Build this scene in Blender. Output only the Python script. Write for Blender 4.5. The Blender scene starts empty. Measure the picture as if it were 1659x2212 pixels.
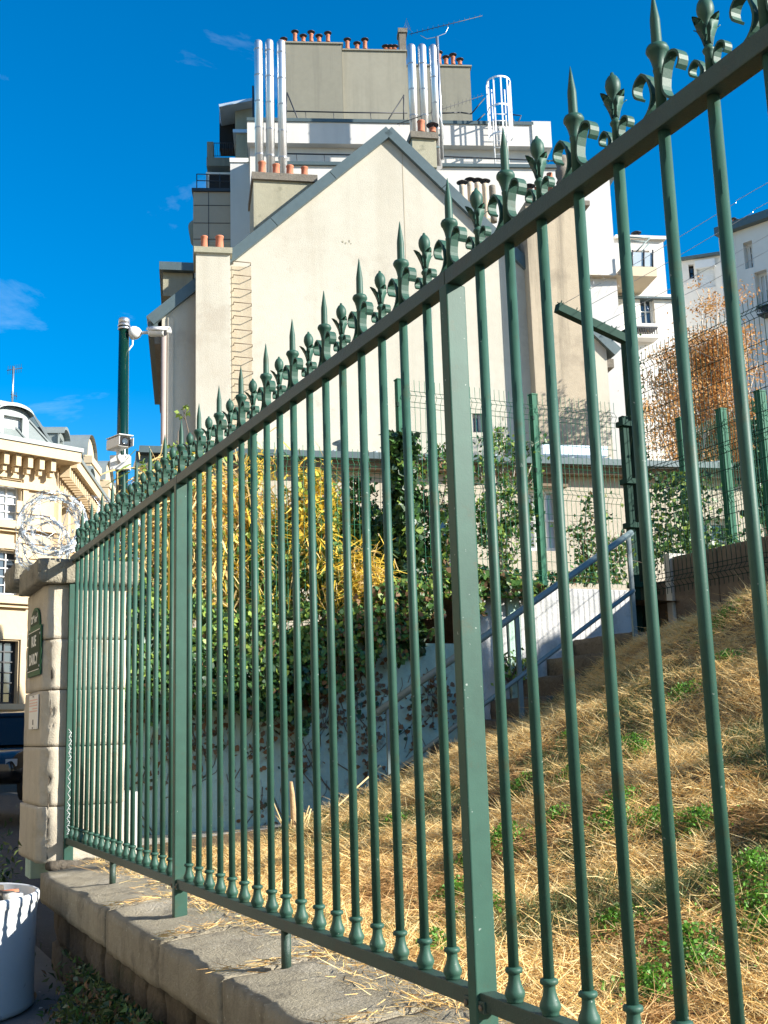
import bpy, bmesh, math, random
import numpy as np
from mathutils import Vector, Matrix, noise as mnoise

random.seed(7); rng = np.random.default_rng(7)
S = bpy.context.scene
COL = S.collection
R = math.radians

# ------------------------------------------------------------------ camera
CAM_Z = 1.5
F_PX, PITCH, ROLL, YAW = 2457.6, 0.188507, -0.0305728, 0.45667   # pixels of a 1659 x 2212 picture
cy, sy = math.cos(YAW), math.sin(YAW)
RT = Vector((cy, -sy, 0)); FW = Vector((sy, cy, 0)); UPV = Vector((0, 0, 1))
fwd = FW * math.cos(PITCH) + UPV * math.sin(PITCH)
up0 = -FW * math.sin(PITCH) + UPV * math.cos(PITCH)
rgt = RT * math.cos(ROLL) + up0 * math.sin(ROLL)
upc = -RT * math.sin(ROLL) + up0 * math.cos(ROLL)
CAMP = Vector((0, 0, CAM_Z))
cd = bpy.data.cameras.new('camera'); cam = bpy.data.objects.new('camera', cd); COL.objects.link(cam)
M = Matrix((rgt, upc, -fwd)).transposed().to_4x4(); M.translation = CAMP
cam.matrix_world = M
cd.sensor_fit = 'VERTICAL'; cd.sensor_height = 24; cd.lens = F_PX / 2212 * 24
cd.clip_start = 0.05; cd.clip_end = 2000
S.camera = cam

# ------------------------------------------------------------------ world, sun, exposure
SUN_AZ, SUN_EL = 136.0, 25.0           # azimuth clockwise from +Y
world = bpy.data.worlds.new('World'); S.world = world; world.use_nodes = True
wn = world.node_tree.nodes; wl = world.node_tree.links; wn.clear()
sky = wn.new('ShaderNodeTexSky'); sky.sky_type = 'NISHITA'; sky.sun_disc = False
sky.sun_elevation = R(SUN_EL); sky.sun_rotation = R(SUN_AZ); sky.air_density = 1.0; sky.dust_density = 0.3; sky.ozone_density = 3.0
hs = wn.new('ShaderNodeHueSaturation'); hs.inputs['Saturation'].default_value = 1.52; hs.inputs['Value'].default_value = 1.0
hs.inputs['Hue'].default_value = 0.5
bg = wn.new('ShaderNodeBackground'); bg.inputs['Strength'].default_value = 0.096
# a few thin high clouds, everywhere in the sky alike
tc = wn.new('ShaderNodeTexCoord'); mp = wn.new('ShaderNodeMapping'); mp.inputs['Scale'].default_value = (1.6, 1.6, 4.0)
mp.inputs['Location'].default_value = (0.37, 1.1, 0.2)
cn = wn.new('ShaderNodeTexNoise'); cn.inputs['Scale'].default_value = 2.1; cn.inputs['Detail'].default_value = 9; cn.inputs['Roughness'].default_value = 0.62; cn.inputs['Distortion'].default_value = 0.5
cr = wn.new('ShaderNodeValToRGB'); cr.color_ramp.elements[0].position = 0.575; cr.color_ramp.elements[1].position = 0.82
cr.color_ramp.elements[1].color = (0.3, 0.3, 0.3, 1)
mx = wn.new('ShaderNodeMix'); mx.data_type = 'RGBA'; mx.inputs['B'].default_value = (6.5, 7.2, 8.2, 1)
wo = wn.new('ShaderNodeOutputWorld')
wl.new(tc.outputs['Generated'], mp.inputs['Vector']); wl.new(mp.outputs['Vector'], cn.inputs['Vector']); wl.new(cn.outputs['Fac'], cr.inputs['Fac'])
wl.new(sky.outputs['Color'], hs.inputs['Color']); wl.new(hs.outputs['Color'], mx.inputs['A']); wl.new(cr.outputs['Color'], mx.inputs['Factor'])
wl.new(mx.outputs['Result'], bg.inputs['Color']); wl.new(bg.outputs['Background'], wo.inputs['Surface'])
sd = bpy.data.lights.new('sun', 'SUN'); sd.energy = 5.0; sd.angle = R(0.53); sd.color = (1.0, 0.95, 0.86)
sun = bpy.data.objects.new('sun', sd); COL.objects.link(sun)
SUNV = Vector((math.sin(R(SUN_AZ)) * math.cos(R(SUN_EL)), math.cos(R(SUN_AZ)) * math.cos(R(SUN_EL)), math.sin(R(SUN_EL))))
sun.rotation_euler = SUNV.to_track_quat('Z', 'Y').to_euler()
S.view_settings.view_transform = 'Standard'; S.view_settings.look = 'None'; S.view_settings.exposure = 1.22; S.view_settings.gamma = 1.0
try: S.view_settings.use_curve_mapping = False
except Exception: pass

# ------------------------------------------------------------------ pixel helpers (pixels of the 1659 x 2212 view -> points in the place)
def ray(px, py):
    d = fwd * F_PX + rgt * (px - 829.5) - upc * (py - 1106.0)
    return d / d.dot(FW)
def atd(px, py, D): return CAMP + ray(px, py) * D
def onx(px, py, x): d = ray(px, py); return CAMP + d * (x / d.x)
def ony(px, py, y): d = ray(px, py); return CAMP + d * (y / d.y)
def onz(px, py, z): d = ray(px, py); return CAMP + d * ((z - CAM_Z) / d.z)

# ------------------------------------------------------------------ object helpers
WL = {}
def tag(o, label=None, cat=None, group=None, kind=None):
    if label: o['label'] = label
    if cat: o['category'] = cat
    if group: o['group'] = group
    if kind: o['kind'] = kind
    return o
def thing(name, label, cat, loc=(0, 0, 0), group=None, kind=None):
    o = bpy.data.objects.new(name, None); COL.objects.link(o); o.location = loc; o.empty_display_size = 0.2
    WL[o.name] = Vector(loc)
    return tag(o, label, cat, group, kind)

class MB:
    """collects shapes and links them as one mesh object"""
    def __init__(s): s.v = []; s.f = []; s.sm = []; s.mi = []; s.m = 0
    def face(s, idx, smooth=False): s.f.append(tuple(idx)); s.sm.append(smooth); s.mi.append(s.m)
    def add(s, vs, fs, smooth=False):
        b = len(s.v); s.v.extend([Vector(v) for v in vs])
        for f in fs: s.face([b + i for i in f], smooth)
        return s
    def hexa(s, p):   # 4 bottom (ccw), 4 top
        return s.add(p, [(3, 2, 1, 0), (4, 5, 6, 7), (0, 1, 5, 4), (1, 2, 6, 5), (2, 3, 7, 6), (3, 0, 4, 7)])
    def box(s, x0, x1, y0, y1, z0, z1):
        return s.hexa([(x0, y0, z0), (x1, y0, z0), (x1, y1, z0), (x0, y1, z0), (x0, y0, z1), (x1, y0, z1), (x1, y1, z1), (x0, y1, z1)])
    def beam(s, a, b, w, h, up=(0, 0, 1)):
        a = Vector(a); b = Vector(b); t = (b - a).normalized(); u = Vector(up)
        sd_ = t.cross(u)
        if sd_.length < 1e-4: sd_ = t.cross(Vector((1, 0, 0)))
        sd_.normalize(); u = sd_.cross(t).normalized()
        q = [(-w / 2, -h / 2), (w / 2, -h / 2), (w / 2, h / 2), (-w / 2, h / 2)]
        return s.add([a + sd_ * x + u * y for x, y in q] + [b + sd_ * x + u * y for x, y in q],
                     [(0, 1, 2, 3), (7, 6, 5, 4), (0, 4, 5, 1), (1, 5, 6, 2), (2, 6, 7, 3), (3, 7, 4, 0)])
    def tube(s, pts, r, n=8, caps=True, smooth=True):
        pts = [Vector(p) for p in pts]; rr = r if isinstance(r, (list, tuple)) else [r] * len(pts)
        b = len(s.v); prev = None
        for i, p in enumerate(pts):
            t = (pts[min(i + 1, len(pts) - 1)] - pts[max(i - 1, 0)])
            if t.length < 1e-9: t = Vector((0, 0, 1))
            t.normalize()
            if prev is None:
                a = t.cross(Vector((0, 0, 1)))
                if a.length < 1e-3: a = Vector((1, 0, 0))
            else: a = prev - t * prev.dot(t)
            a.normalize(); prev = a; c = t.cross(a)
            for k in range(n):
                an = 2 * math.pi * k / n
                s.v.append(p + (a * math.cos(an) + c * math.sin(an)) * rr[i])
        for i in range(len(pts) - 1):
            for k in range(n):
                k2 = (k + 1) % n
                s.face((b + i * n + k, b + i * n + k2, b + (i + 1) * n + k2, b + (i + 1) * n + k), smooth)
        if caps:
            s.face([b + k for k in range(n)][::-1]); e = b + (len(pts) - 1) * n; s.face([e + k for k in range(n)])
        return s
    def lathe(s, prof, o=(0, 0, 0), n=16, smooth=True, axis=None):
        """prof: list of (r, z) from the bottom up"""
        o = Vector(o); b = len(s.v)
        if axis is None: A, Bv, Cv = Vector((1, 0, 0)), Vector((0, 1, 0)), Vector((0, 0, 1))
        else:
            Cv = Vector(axis).normalized(); A = Cv.orthogonal().normalized(); Bv = Cv.cross(A)
        for r, z in prof:
            for k in range(n):
                an = 2 * math.pi * k / n
                s.v.append(o + A * (r * math.cos(an)) + Bv * (r * math.sin(an)) + Cv * z)
        for i in range(len(prof) - 1):
            for k in range(n):
                k2 = (k + 1) % n
                s.face((b + i * n + k, b + i * n + k2, b + (i + 1) * n + k2, b + (i + 1) * n + k), smooth)
        s.face([b + k for k in range(n)][::-1]); e = b + (len(prof) - 1) * n; s.face([e + k for k in range(n)])
        return s
    def prism(s, poly, ext):
        poly = [Vector(p) for p in poly]; ext = Vector(ext); n = len(poly)
        nrm = Vector((0, 0, 0))
        for i in range(n): nrm += poly[i].cross(poly[(i + 1) % n])
        if nrm.dot(ext) > 0: poly = poly[::-1]
        b = len(s.v); s.v.extend(poly + [p + ext for p in poly])
        s.face([b + i for i in range(n)]); s.face([b + n + i for i in range(n)][::-1])
        for i in range(n):
            j = (i + 1) % n; s.face((b + j, b + i, b + n + i, b + n + j))
        return s
    def strip(s, pts, wv, th):
        """flat iron bar bent along pts; wv: width vector; th: thickness"""
        pts = [Vector(p) for p in pts]; wv = Vector(wv); b = len(s.v); n = len(pts); wd = wv.normalized()
        for i, p in enumerate(pts):
            t = (pts[min(i + 1, n - 1)] - pts[max(i - 1, 0)]).normalized(); nn = t.cross(wd).normalized() * (th / 2)
            s.v.extend([p - wv / 2 - nn, p + wv / 2 - nn, p + wv / 2 + nn, p - wv / 2 + nn])
        for i in range(n - 1):
            for k in range(4):
                k2 = (k + 1) % 4
                s.face((b + 4 * i + k2, b + 4 * i + k, b + 4 * i + 4 + k, b + 4 * i + 4 + k2))
        s.face((b, b + 1, b + 2, b + 3)); e = b + 4 * (n - 1); s.face((e + 3, e + 2, e + 1, e))
        return s
    def mesh(s, name, mats, off=Vector((0, 0, 0))):
        me = bpy.data.meshes.new(name); me.from_pydata([tuple(v - off) for v in s.v], [], s.f)
        for m in (mats if isinstance(mats, (list, tuple)) else [mats]): me.materials.append(m)
        me.polygons.foreach_set('use_smooth', s.sm); me.polygons.foreach_set('material_index', s.mi); me.update()
        return me
    def build(s, name, mats, parent=None, bevel=0, kind=None, label=None):
        off = WL[parent.name] if parent else Vector((0, 0, 0))
        me = s.mesh(name, mats, off); o = bpy.data.objects.new(name, me); COL.objects.link(o)
        if parent: o.parent = parent
        WL[o.name] = off.copy()
        if bevel:
            m = o.modifiers.new('bevel', 'BEVEL'); m.width = bevel; m.segments = 2; m.limit_method = 'ANGLE'; m.angle_limit = R(40)
        if kind: o['kind'] = kind
        if label: o['label'] = label
        return o
def inst(name, mesh, loc, parent):
    """an object with shared mesh data under a parent (loc in the parent's space)"""
    o = bpy.data.objects.new(name, mesh); COL.objects.link(o); o.parent = parent; o.location = loc
    WL[o.name] = WL[parent.name] + Vector(loc)
    return o
def polymesh(name, V, Fq, mats, mi=None, parent=None, smooth=False, kind=None):
    """fast mesh from arrays: V (n,3), Fq (m,k)"""
    V = np.asarray(V, np.float32); Fq = np.asarray(Fq, np.int32); k = Fq.shape[1]
    off = WL[parent.name] if parent else Vector((0, 0, 0))
    me = bpy.data.meshes.new(name); me.vertices.add(len(V)); me.vertices.foreach_set('co', (V - np.array(off, np.float32)).ravel())
    me.loops.add(Fq.size); me.loops.foreach_set('vertex_index', Fq.ravel())
    me.polygons.add(len(Fq)); me.polygons.foreach_set('loop_start', np.arange(0, Fq.size, k, dtype=np.int32))
    try: me.polygons.foreach_set('loop_total', np.full(len(Fq), k, np.int32))
    except Exception: pass
    for m in (mats if isinstance(mats, (list, tuple)) else [mats]): me.materials.append(m)
    if mi is not None: me.polygons.foreach_set('material_index', np.asarray(mi, np.int32))
    if smooth: me.polygons.foreach_set('use_smooth', np.ones(len(Fq), bool))
    me.update(calc_edges=True); me.validate()
    o = bpy.data.objects.new(name, me); COL.objects.link(o)
    if parent: o.parent = parent
    WL[o.name] = off.copy()
    if kind: o['kind'] = kind
    return o
def rough_box(name, x0, x1, y0, y1, z0, z1, mat_, parent, step=0.05, amp=0.008, rnd=0.02, seed=0, fn=None, freq=9.0):
    """a worn stone block: finely divided box with rounded, chipped edges"""
    n = [max(2, int(round((b - a) / step))) for a, b in ((x0, x1), (y0, y1), (z0, z1))]
    V = {}; vl = []; fl = []
    def vid(i, j, k):
        key = (i, j, k)
        if key not in V:
            V[key] = len(vl)
            p = Vector((x0 + (x1 - x0) * i / n[0], y0 + (y1 - y0) * j / n[1], z0 + (z1 - z0) * k / n[2]))
            c = Vector((min(max(p.x, x0 + rnd), x1 - rnd), min(max(p.y, y0 + rnd), y1 - rnd), min(max(p.z, z0 + rnd), z1 - rnd)))
            d = p - c
            if d.length > 1e-6: p = c + d.normalized() * rnd; dn = d.normalized()
            else: dn = Vector((0, 0, 0))
            q = p * freq + Vector((seed * 3.1, seed * 1.7, seed))
            p = p + dn * (mnoise.noise(q) * amp + mnoise.noise(q * 2.7) * amp * 0.6)
            if fn: p = fn(p)
            vl.append(p)
        return V[key]
    a, b, c = n
    for i in range(a):
        for j in range(b):
            fl.append((vid(i, j, 0), vid(i, j + 1, 0), vid(i + 1, j + 1, 0), vid(i + 1, j, 0)))
            fl.append((vid(i, j, c), vid(i + 1, j, c), vid(i + 1, j + 1, c), vid(i, j + 1, c)))
    for i in range(a):
        for k in range(c):
            fl.append((vid(i, 0, k), vid(i + 1, 0, k), vid(i + 1, 0, k + 1), vid(i, 0, k + 1)))
            fl.append((vid(i, b, k), vid(i, b, k + 1), vid(i + 1, b, k + 1), vid(i + 1, b, k)))
    for j in range(b):
        for k in range(c):
            fl.append((vid(0, j, k), vid(0, j, k + 1), vid(0, j + 1, k + 1), vid(0, j + 1, k)))
            fl.append((vid(a, j, k), vid(a, j + 1, k), vid(a, j + 1, k + 1), vid(a, j, k + 1)))
    mb = MB(); mb.v = vl
    for f in fl: mb.face(f, True)
    return mb.build(name, mat_, parent)

# ------------------------------------------------------------------ materials
def srgb(r, g, b):
    f = lambda c: (c / 255 / 12.92) if c <= 10 else ((c / 255 + 0.055) / 1.055) ** 2.4
    return (f(r), f(g), f(b))
def mat(name, col, var=0.12, scale=4.0, rough=0.8, bump=0.0, bscale=30.0, metal=0.0, spec=0.5, streak=None, stain=None, blotch=None, spots=None, hue=None, transl=0):
    """Principled surface with procedural colour variation, fine relief, rain streaks (streak), stains (colour, amount, scale) and spots"""
    m = bpy.data.materials.new(name); m.use_nodes = True; nt = m.node_tree; N = nt.nodes; Lk = nt.links
    bs = N['Principled BSDF']; bs.inputs['Roughness'].default_value = rough; bs.inputs['Metallic'].default_value = metal
    bs.inputs['Specular IOR Level'].default_value = spec
    geo = N.new('ShaderNodeNewGeometry'); pos = geo.outputs['Position']
    def nz(sc, det=4, ro=0.6, vec=pos):
        n = N.new('ShaderNodeTexNoise'); n.inputs['Scale'].default_value = sc; n.inputs['Detail'].default_value = det; n.inputs['Roughness'].default_value = ro
        Lk.new(vec, n.inputs['Vector']); return n.outputs['Fac']
    def ramp(f, a, b, c0=(0, 0, 0, 1), c1=(1, 1, 1, 1)):
        r = N.new('ShaderNodeValToRGB'); r.color_ramp.elements[0].position = a; r.color_ramp.elements[1].position = b
        r.color_ramp.elements[0].color = c0; r.color_ramp.elements[1].color = c1; Lk.new(f, r.inputs['Fac']); return r.outputs['Color']
    def mixc(f, a, b):
        x = N.new('ShaderNodeMix'); x.data_type = 'RGBA'
        if f is not None:
            if hasattr(f, 'links'): Lk.new(f, x.inputs['Factor'])
            else: x.inputs['Factor'].default_value = f
        for v, k in ((a, 'A'), (b, 'B')):
            if hasattr(v, 'links'): Lk.new(v, x.inputs[k])
            else: x.inputs[k].default_value = (*v, 1)
        return x.outputs['Result']
    lo = tuple(max(0, c * (1 - var)) for c in col); hi = tuple(min(1, c * (1 + var)) for c in (hue or col))
    c = ramp(nz(scale), 0.3, 0.7, (*lo, 1), (*hi, 1))
    c = mixc(0.5, c, ramp(nz(scale * 6.3, 5), 0.3, 0.7, (*lo, 1), (*hi, 1)))
    if blotch: c = mixc(ramp(nz(blotch[2], 5, 0.65), blotch[3] if len(blotch) > 3 else 0.5, (blotch[3] if len(blotch) > 3 else 0.5) + 0.12), c, mixc(blotch[1], c, blotch[0]))
    if streak:
        mpn = N.new('ShaderNodeMapping'); mpn.inputs['Scale'].default_value = (streak[2], streak[2], streak[2] * 0.06); Lk.new(pos, mpn.inputs['Vector'])
        c = mixc(ramp(nz(1.0, 5, 0.6, mpn.outputs['Vector']), 0.5, 0.72), c, mixc(streak[1], c, streak[0]))
    if stain: c = mixc(ramp(nz(stain[2], 7, 0.7), 0.56, 0.66), c, mixc(stain[1], c, stain[0]))
    if spots: c = mixc(ramp(nz(spots[2], 2, 0.5), spots[3] if len(spots) > 3 else 0.68, (spots[3] if len(spots) > 3 else 0.68) + 0.04), c, mixc(spots[1], c, spots[0]))
    Lk.new(c, bs.inputs['Base Color'])
    if bump:
        b = N.new('ShaderNodeBump'); b.inputs['Strength'].default_value = bump; b.inputs['Distance'].default_value = 0.02
        Lk.new(nz(bscale, 6, 0.65), b.inputs['Height']); Lk.new(b.outputs['Normal'], bs.inputs['Normal'])
    if transl:
        out = N['Material Output']; tr = N.new('ShaderNodeBsdfTranslucent'); Lk.new(c, tr.inputs['Color']); ms = N.new('ShaderNodeMixShader'); ms.inputs[0].default_value = transl
        Lk.new(bs.outputs[0], ms.inputs[1]); Lk.new(tr.outputs[0], ms.inputs[2]); Lk.new(ms.outputs[0], out.inputs['Surface'])
    return m
MT = {}
MT['iron'] = mat('green_iron_paint', (0.030, 0.085, 0.061), 0.22, 3.0, 0.5, 0.04, 240, spec=0.28, stain=((0.055, 0.06, 0.03), 0.55, 8), spots=((0.35, 0.40, 0.36), 0.7, 95, 0.735))
MT['iron_rail'] = mat('green_iron_rail_paint', (0.022, 0.052, 0.039), 0.2, 6.0, 0.5, 0.2, 200, stain=((0.05, 0.045, 0.025), 0.35, 9))
MT['mesh'] = mat('green_mesh_wire', (0.025, 0.15, 0.075), 0.1, 3, 0.45)
MT['meshpost'] = mat('green_mesh_post', (0.012, 0.105, 0.058), 0.1, 3, 0.6, spec=0.2)
MT['darkpost'] = mat('dark_green_post', (0.010, 0.040, 0.028), 0.15, 4, 0.7, spec=0.15)
MT['pole'] = mat('gloss_dark_green_pole', (0.003, 0.026, 0.018), 0.06, 2, 0.16)
MT['stone'] = mat('limestone', (0.53, 0.47, 0.365), 0.10, 5, 0.92, 0.35, 110, stain=((0.26, 0.22, 0.15), 0.45, 3.5), streak=((0.3, 0.25, 0.17), 0.4, 5))
MT['stonecap'] = mat('lichen_grey_cap_stone', (0.30, 0.27, 0.20), 0.2, 8, 0.95, 0.9, 40, stain=((0.07, 0.06, 0.045), 0.75, 5), streak=((0.08, 0.07, 0.05), 0.5, 7))
MT['coping'] = mat('weathered_coping_stone', (0.32, 0.28, 0.20), 0.2, 5, 0.95, 0.6, 90, stain=((0.12, 0.105, 0.075), 0.65, 4.5), streak=((0.13, 0.11, 0.075), 0.6, 9), blotch=((0.48, 0.43, 0.34), 0.5, 3.5, 0.55), spots=((0.55, 0.53, 0.45), 0.5, 60))
MT['rubble'] = mat('rubble_stone', (0.12, 0.10, 0.075), 0.35, 9, 0.95, 0.9, 45, stain=((0.04, 0.045, 0.025), 0.7, 6))
MT['asphalt'] = mat('asphalt', (0.055, 0.052, 0.050), 0.2, 3, 0.9, 0.6, 160, spots=((0.3, 0.28, 0.25), 0.5, 45))
MT['pavement'] = mat('pavement', (0.16, 0.155, 0.15), 0.15, 2, 0.9, 0.3, 120)
MT['render'] = mat('cream_render', (0.47, 0.442, 0.362), 0.06, 0.9, 0.93, 0.35, 55, blotch=((0.41, 0.36, 0.285), 0.5, 0.55, 0.56), stain=((0.35, 0.305, 0.24), 0.4, 1.1), hue=(0.485, 0.455, 0.375), streak=((0.36, 0.315, 0.24), 0.45, 1.4))
MT['render_dirty'] = mat('cream_render_rusty', (0.41, 0.35, 0.255), 0.08, 3, 0.93, 0.4, 55, streak=((0.33, 0.25, 0.15), 0.55, 7))
MT['render_grey'] = mat('stained_grey_render', (0.32, 0.30, 0.215), 0.1, 2, 0.93, 0.4, 55, blotch=((0.12, 0.12, 0.08), 0.8, 1.6, 0.6), streak=((0.2, 0.19, 0.13), 0.5, 3))
MT['render_stack'] = mat('stained_stack_render', (0.42, 0.35, 0.25), 0.08, 2, 0.93, 0.4, 55, streak=((0.10, 0.085, 0.06), 0.75, 3.2), blotch=((0.22, 0.18, 0.13), 0.5, 0.9, 0.55))
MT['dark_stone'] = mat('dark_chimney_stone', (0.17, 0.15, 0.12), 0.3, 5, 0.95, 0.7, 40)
MT['annex'] = mat('pebble_dash', (0.46, 0.41, 0.325), 0.1, 3, 0.95, 0.6, 110)
MT['white'] = mat('white_render', (0.60, 0.575, 0.535), 0.03, 0.8, 0.9, 0.1, 60, streak=((0.43, 0.415, 0.395), 0.4, 1.2))
MT['offwhite'] = mat('offwhite_render', (0.70, 0.67, 0.61), 0.06, 0.8, 0.9, 0.1, 60, streak=((0.5, 0.47, 0.42), 0.5, 1.5))
MT['concrete_grey'] = mat('grey_chimney_render', (0.215, 0.205, 0.16), 0.08, 0.9, 0.95, 0.2, 40, streak=((0.13, 0.125, 0.10), 0.7, 1.9))
MT['concrete_grey_light'] = mat('grey_chimney_render_pale', (0.265, 0.25, 0.195), 0.08, 0.9, 0.95, 0.2, 40, streak=((0.17, 0.16, 0.125), 0.6, 1.9))
MT['zinc'] = mat('zinc', (0.085, 0.118, 0.122), 0.12, 2, 0.45, 0.1, 20, metal=0.2)
MT['zinc_light'] = mat('zinc_light', (0.50, 0.57, 0.62), 0.1, 2, 0.4, metal=0.3)
MT['zincroof'] = mat('zinc_mansard', (0.215, 0.245, 0.235), 0.12, 1.2, 0.5, 0.1, 8, metal=0.1, streak=((0.16, 0.19, 0.185), 0.5, 1))
MT['clay'] = mat('clay_pot', (0.46, 0.16, 0.085), 0.22, 9, 0.85, 0.3, 60)
MT['clay_pale'] = mat('pale_clay_pot', (0.55, 0.44, 0.32), 0.18, 9, 0.9, 0.3, 60, stain=((0.15, 0.12, 0.1), 0.6, 8))
MT['cowl'] = mat('black_cowl', (0.02, 0.02, 0.024), 0.2, 5, 0.5)
MT['steel'] = mat('stainless_flue', (0.66, 0.66, 0.66), 0.05, 2, 0.40, 0.04, 30, metal=0.9)
MT['galv'] = mat('galvanised_steel', (0.50, 0.52, 0.54), 0.1, 8, 0.35, metal=0.85)
MT['bluegrey'] = mat('blue_grey_rail_paint', (0.14, 0.19, 0.19), 0.12, 9, 0.45)
MT['whitemetal'] = mat('white_metal', (0.80, 0.80, 0.80), 0.03, 4, 0.35)
MT['dark_iron'] = mat('dark_iron', (0.03, 0.032, 0.036), 0.2, 5, 0.5)
MT['rust'] = mat('rusty_iron', (0.17, 0.125, 0.08), 0.3, 9, 0.8)
MT['glass'] = mat('window_glass', (0.05, 0.07, 0.09), 0.1, 1, 0.04, spec=0.9)
MT['glass_pale'] = mat('pale_curtained_glass', (0.42, 0.47, 0.50), 0.12, 1.5, 0.1, spec=0.8)
MT['sash'] = mat('white_window_frame', (0.72, 0.72, 0.70), 0.04, 3, 0.5)
MT['beige'] = mat('beige_cladding', (0.42, 0.33, 0.235), 0.05, 1, 0.6)
MT['beige_light'] = mat('pale_beige_cladding', (0.56, 0.45, 0.30), 0.05, 1, 0.6)
MT['haus'] = mat('blond_facade_stone', (0.56, 0.44, 0.28), 0.07, 1.2, 0.9, 0.3, 14, streak=((0.42, 0.33, 0.21), 0.4, 0.8))
MT['haus_dark'] = mat('blond_frame_stone', (0.40, 0.29, 0.18), 0.1, 1.2, 0.9)
MT['void'] = mat('dark_interior', (0.012, 0.012, 0.013), 0.1, 1, 0.9)
MT['rwall'] = mat('painted_retaining_wall', (0.41, 0.56, 0.47), 0.08, 1.4, 0.9, 0.4, 30, blotch=((0.31, 0.42, 0.36), 0.6, 2.2, 0.52), stain=((0.17, 0.16, 0.13), 0.6, 6), streak=((0.24, 0.29, 0.25), 0.5, 4))
MT['rwall_white'] = mat('flaking_white_wall', (0.54, 0.53, 0.51), 0.05, 2, 0.9, 0.4, 40, blotch=((0.30, 0.31, 0.30), 0.6, 4.5, 0.48), streak=((0.28, 0.28, 0.26), 0.6, 9))
MT['step'] = mat('mossy_concrete_step', (0.155, 0.125, 0.088), 0.3, 7, 0.95, 0.9, 45, stain=((0.05, 0.042, 0.03), 0.7, 6))
MT['lowwall'] = mat('dark_low_concrete_wall', (0.17, 0.13, 0.095), 0.25, 3, 0.95, 0.6, 40, streak=((0.08, 0.06, 0.045), 0.5, 5))
MT['soil'] = mat('straw_soil', (0.20, 0.13, 0.06), 0.5, 9, 0.98, 1.0, 90, stain=((0.12, 0.085, 0.04), 0.7, 5))
MT['gravel'] = mat('dusty_gravel_landing', (0.47, 0.43, 0.35), 0.2, 14, 0.95, 0.8, 60, stain=((0.22, 0.17, 0.11), 0.5, 5))
MT['straw'] = mat('pale_straw', (0.88, 0.67, 0.33), 0.2, 14, 0.75, transl=0.25)
MT['straw2'] = mat('golden_straw', (0.84, 0.55, 0.20), 0.2, 14, 0.75, transl=0.25)
MT['straw3'] = mat('brown_straw', (0.52, 0.31, 0.12), 0.3, 14, 0.8, transl=0.2)
MT['grassg'] = mat('olive_grass', (0.10, 0.135, 0.04), 0.3, 14, 0.7, transl=0.3)
MT['weed'] = mat('fresh_weed_leaf', (0.13, 0.32, 0.035), 0.3, 20, 0.55, transl=0.35)
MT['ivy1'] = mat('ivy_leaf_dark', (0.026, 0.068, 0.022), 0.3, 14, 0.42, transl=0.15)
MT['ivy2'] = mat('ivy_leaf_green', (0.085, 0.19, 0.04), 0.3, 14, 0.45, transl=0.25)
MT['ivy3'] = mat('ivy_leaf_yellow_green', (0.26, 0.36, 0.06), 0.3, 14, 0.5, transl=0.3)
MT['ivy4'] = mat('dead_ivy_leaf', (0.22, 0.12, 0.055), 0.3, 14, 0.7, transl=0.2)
MT['bam1'] = mat('yellow_bamboo_leaf', (0.80, 0.56, 0.07), 0.25, 9, 0.5, transl=0.3)
MT['bam2'] = mat('straw_bamboo_leaf', (0.76, 0.55, 0.24), 0.25, 9, 0.6, transl=0.3)
MT['bam3'] = mat('bamboo_green_leaf', (0.15, 0.22, 0.05), 0.3, 9, 0.5, transl=0.3)
MT['oran1'] = mat('rust_orange_leaf', (0.54, 0.26, 0.07), 0.25, 6, 0.7, transl=0.3)
MT['oran2'] = mat('pale_orange_leaf', (0.66, 0.40, 0.15), 0.25, 6, 0.7, transl=0.3)
MT['twig'] = mat('grey_brown_twig', (0.16, 0.12, 0.085), 0.3, 9, 0.85)
MT['birch'] = mat('pale_bark', (0.40, 0.36, 0.30), 0.3, 9, 0.85)
MT['stump'] = mat('dry_stump_wood', (0.52, 0.34, 0.17), 0.25, 12, 0.85, 0.4, 60)
MT['yellow'] = mat('yellow_hose', (0.60, 0.36, 0.02), 0.1, 3, 0.4)
MT['tub'] = mat('white_plastic_tub', (0.60, 0.62, 0.62), 0.04, 3, 0.42, 0.05, 40, spots=((0.25, 0.25, 0.25), 0.4, 22))
MT['sign'] = mat('enamel_sign_green', (0.016, 0.045, 0.026), 0.1, 4, 0.6, spec=0.06)
MT['signborder'] = mat('enamel_border_green', (0.04, 0.12, 0.055), 0.1, 4, 0.6, spec=0.1)
MT['signwhite'] = mat('enamel_white', (0.70, 0.72, 0.68), 0.03, 4, 0.3)
MT['paper'] = mat('notice_paper', (0.75, 0.74, 0.70), 0.04, 3, 0.5)
MT['pink'] = mat('faded_pink_print', (0.72, 0.42, 0.36), 0.08, 3, 0.5)
MT['carblack'] = mat('dark_car_paint', (0.012, 0.012, 0.014), 0.1, 2, 0.15, spec=0.7)
MT['carblue'] = mat('pale_blue_car_paint', (0.30, 0.38, 0.46), 0.05, 2, 0.2, spec=0.7)
MT['carsilver'] = mat('silver_car_paint', (0.45, 0.47, 0.50), 0.05, 2, 0.2, metal=0.4)
MT['rubber'] = mat('rubber', (0.02, 0.02, 0.02), 0.1, 5, 0.8)
MT['cloth'] = mat('dark_coat', (0.02, 0.022, 0.035), 0.2, 8, 0.9)
MT['skin'] = mat('skin', (0.45, 0.27, 0.19), 0.08, 8, 0.6)
MT['hair'] = mat('dark_hair', (0.012, 0.009, 0.008), 0.2, 20, 0.6)
MT['camwhite'] = mat('white_camera_plastic', (0.74, 0.74, 0.73), 0.03, 4, 0.35)
MT['slab'] = mat('pale_slab', (0.52, 0.50, 0.45), 0.08, 5, 0.9, 0.3, 40)
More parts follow.
